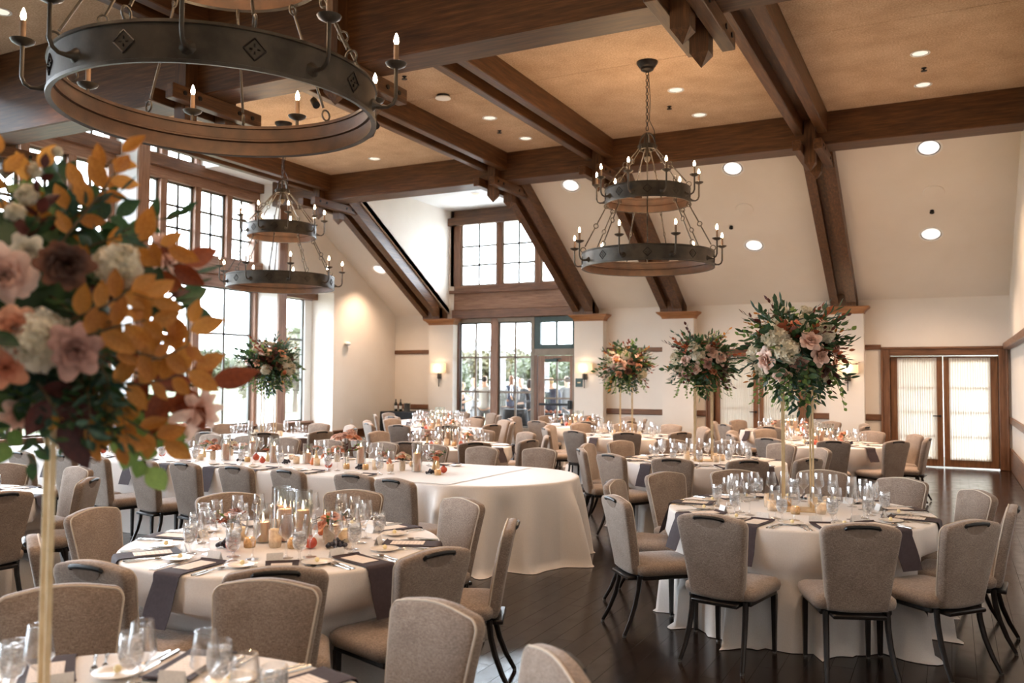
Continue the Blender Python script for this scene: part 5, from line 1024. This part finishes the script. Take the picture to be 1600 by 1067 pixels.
def body_rig(pose, grow=0, woman=False):
    sh = .185 if not woman else .16; V = [(0, 0, .95), (0, .01, 1.12), (0, 0, 1.32), (0, -.01, 1.44), (0, 0, 1.53), (0, .015, 1.62), (0, .01, 1.72), (0, .0, 1.77), (0, .095, 1.63)]
    R = [(.15, .105), (.135, .095), (.16, .105), (.09, .07), (.05, .05), (.07, .082), (.075, .088), (.05, .06), .018]; E_ = [(0, 1), (1, 2), (2, 3), (3, 4), (4, 5), (5, 6), (6, 7), (5, 8)]
    for s in (-1, 1):
        b = len(V); el, wr, hd = pose[0 if s < 0 else 1]; V += [(s*sh, -.01, 1.41), (s*(sh+el[0]), el[1], el[2]), (s*(sh+wr[0]), wr[1], wr[2]), (s*(sh+hd[0]), hd[1], hd[2])]; R += [.062, .046, .03, (.036, .02)]; E_ += [(3, b), (b, b+1), (b+1, b+2), (b+2, b+3)]
        p = Vector(V[b+3]); d = (p-Vector(V[b+2])).normalized(); sd = d.cross(Vector((s, .2, 0))).normalized()
        for i in range(4): V.append(tuple(p + sd*(.012*(i-1.5)*1.3) + d*(.075-.008*abs(i-1.5)))); R.append(.009); E_.append((b+3, len(V)-1))
        V.append(tuple(p + sd*.04 + d*.03)); R.append(.01); E_.append((b+3, len(V)-1))
        b = len(V); V += [(s*.095, .0, .86), (s*.105, .02, .5), (s*.11, -.01, .09), (s*.115, .12, .03)]; R += [.085, .058, .042, (.042, .03)]; E_ += [(0, b), (b, b+1), (b+1, b+2), (b+2, b+3)]
    return V, E_, R
ARMS = {'down': ((.05, -.03, 1.13), (.06, .05, .88), (.06, .09, .80)), 'glass': ((.06, -.02, 1.14), (-.02, .2, 1.2), (-.05, .27, 1.24)), 'bent': ((.07, -.04, 1.14), (.0, .2, 1.08), (-.05, .27, 1.07))}
def guest(x, y, rz, h, outfit, hair, lab, pose=('down', 'bent'), skin='skin', woman=False, z0=0):
    P = [ARMS[pose[0]], ARMS[pose[1]]]; V, E_, R = body_rig(P, 0, woman); t = skin_obj('person', V, E_, R, M[skin], loc=(x, y, z0), rot=(0, 0, rz), scale=(h/1.8,)*3); tag(t, lab, 'person')
    sh = .185 if not woman else .16
    def cloth(name, mat, V, E_, R): return skin_obj(name, V, E_, R, M[mat], t)
    def sleeves(V, E_, R, j, full=True):
        for s, p in ((-1, P[0]), (1, P[1])):
            b = len(V); el, wr, hd = p; V += [(s*(sh+.005), -.01, 1.415), (s*(sh+el[0]), el[1], el[2])] + ([(s*(sh+wr[0]*.97), wr[1]*.97, wr[2]+.01)] if full else []); R += [.075, .06] + ([.042] if full else []); E_ += [(j, b), (b, b+1)] + ([(b+1, b+2)] if full else [])
    if outfit.endswith('suit'):
        V, E_, R = [(0, 0, .84), (0, .01, 1.02), (0, .01, 1.16), (0, 0, 1.33), (0, -.012, 1.43)], [(0, 1), (1, 2), (2, 3), (3, 4)], [(.185, .135), (.175, .13), (.155, .118), (.18, .125), (.11, .085)]; sleeves(V, E_, R, 4); cloth('jacket', outfit, V, E_, R)
        V, E_, R = [(0, 0, .96)], [], [(.16, .115)]
        for s in (-1, 1): b = len(V); V += [(s*.095, 0, .84), (s*.105, .02, .5), (s*.11, -.01, .1)]; R += [.1, .078, .07]; E_ += [(0, b), (b, b+1), (b+1, b+2)]
        cloth('trousers', outfit if outfit != 'light_grey_suit' else 'mid_grey_suit', V, E_, R); cloth('shirt', 'white_shirt', [(0, .1, 1.15), (0, .115, 1.3), (0, .06, 1.44), (0, .02, 1.5)], [(0, 1), (1, 2), (2, 3)], [(.03, .035), (.05, .035), (.05, .04), (.056, .056)]); cloth('tie', 'red_tie' if 'tie' in lab and 'red' in lab else 'grey_tie', [(0, .155, 1.1), (0, .16, 1.28), (0, .115, 1.43)], [(0, 1), (1, 2)], [(.03, .01), (.024, .01), (.018, .012)])
    else:
        V, E_, R = [(0, 0, .55), (0, 0, .75), (0, 0, .95), (0, .01, 1.13), (0, .005, 1.3), (0, -.005, 1.39)], [(0, 1), (1, 2), (2, 3), (3, 4), (4, 5)], [(.21, .17), (.2, .155), (.175, .13), (.14, .105), (.155, .118), (.1, .08)]; cloth('dress', outfit, V, E_, R)
    if woman: V, E_, R = [(0, -.03, 1.48), (0, -.045, 1.58), (0, -.02, 1.68), (0, .01, 1.76)], [(0, 1), (1, 2), (2, 3)], [(.07, .05), (.085, .07), (.092, .085), (.07, .075)]
    else: V, E_, R = [(0, -.045, 1.6), (0, -.02, 1.68), (0, .0, 1.755)], [(0, 1), (1, 2)], [(.066, .045), (.085, .078), (.068, .07)]
    cloth('hair', hair, V, E_, R)
    for s in (-1, 1): obj('shoe', MB().loft([[(s*.112+a*w, y_, z) for a, z in ((-1, .0), (1, .0), (.8, hh), (-.8, hh))] for y_, w, hh in ((-.07, .035, .07), (.02, .045, .09), (.12, .05, .05), (.19, .03, .03))]), M['black'], t)
def gx(px_, Y): p = at_y(px_, 600, Y); return p.x
for px_, Y, rz, h, of, hr, lab, po, sk, wo in (
    (722, 20.9, -1.2, 1.66, 'black_dress', 'hair_dark', 'woman-height person in dark dress at the window edge outside', ('down', 'glass'), 'skin', True),
    (741, 22.2, 2.6, 1.78, 'mid_grey_suit', 'hair_dark', 'person in grey suit standing behind the pale suit outside', ('glass', 'down'), 'skin', False),
    (757, 20.5, .2, 1.84, 'light_grey_suit', 'hair_dark', 'person in pale grey suit seen from behind through the window', ('bent', 'bent'), 'skin', False),
    (785, 21.6, 2.4, 1.84, 'mid_grey_suit', 'hair_grey', 'person in grey suit with red tie outside the window', ('glass', 'down'), 'skin', False),
    (799, 22.6, -2.6, 1.86, 'navy_suit', 'hair_dark', 'tall person in navy suit behind others outside', ('down', 'bent'), 'skin_dark', False),
    (814, 21.3, 3.0, 1.78, 'charcoal_suit', 'hair_grey', 'person in charcoal suit with grey tie facing the window', ('bent', 'glass'), 'skin', False),
    (828, 21.9, -.4, 1.76, 'charcoal_suit', 'hair_dark', 'person in dark suit at the window post outside', ('down', 'down'), 'skin', True),
    (861, 20.6, .4, 1.8, 'navy_suit', 'hair_blonde', 'person in navy suit seen through the glass door', ('bent', 'down'), 'skin', False),
    (886, 21.5, .9, 1.84, 'mid_grey_suit', 'hair_dark', 'person in grey suit seen through the glass door edge', ('bent', 'glass'), 'skin', False)):
    guest(gx(px_, Y), Y, rz, h, of, hr, lab.replace('woman-height person', 'person'), po, sk, wo, -.02)
p = at_depth(3, 640, 15.6); guest(p.x, p.y, -1.2, 1.72, 'black_dress', 'hair_dark', 'person in black top outside the window at far left', ('glass', 'glass'), 'skin', True, -.5)
p = at_depth(233, 640, 19); guest(p.x, p.y, -2.2, 1.8, 'navy_suit', 'hair_dark', 'person in navy suit on the terrace behind the near bouquet', ('down', 'bent'), 'skin', False, -.45)
t = empty('cocktail_table', (gx(808, 20.4), 20.3, -.02), 0, 'small outdoor table under a dark cloth outside the window', 'table'); obj('cloth', MB().loft([[(q*math.cos(u)*(1+.05*math.cos(6*u)), q*math.sin(u)*(1+.05*math.cos(6*u)), z) for u in [2*PI*i/36 for i in range(36)]] for q, z in ((.42, .0), (.36, .5), (.33, .92), (.325, .935), (.1, .936))], False, True), M['black_cloth'], t)
t = empty('cocktail_table', (gx(868, 20.1), 20.0, -.02), 0, 'outdoor table with dark cloth and fruit behind the glass door', 'table'); obj('cloth', MB().cbox(-.5, .5, -.25, .25, 0, .86, .02), M['black_cloth'], t)
for i in range(4): o = obj('orange', MB().ball((0, 0, .04), .042, 12, 8), M['coral'], None, (gx(868, 20.1)-.2+.12*i, 20.0, .842)); seq(o, 'orange fruit', 'on the outdoor table behind the glass door', 'fruit', 'oranges outside')

finish_skins()
bpy.context.view_layer.update()
label_all()
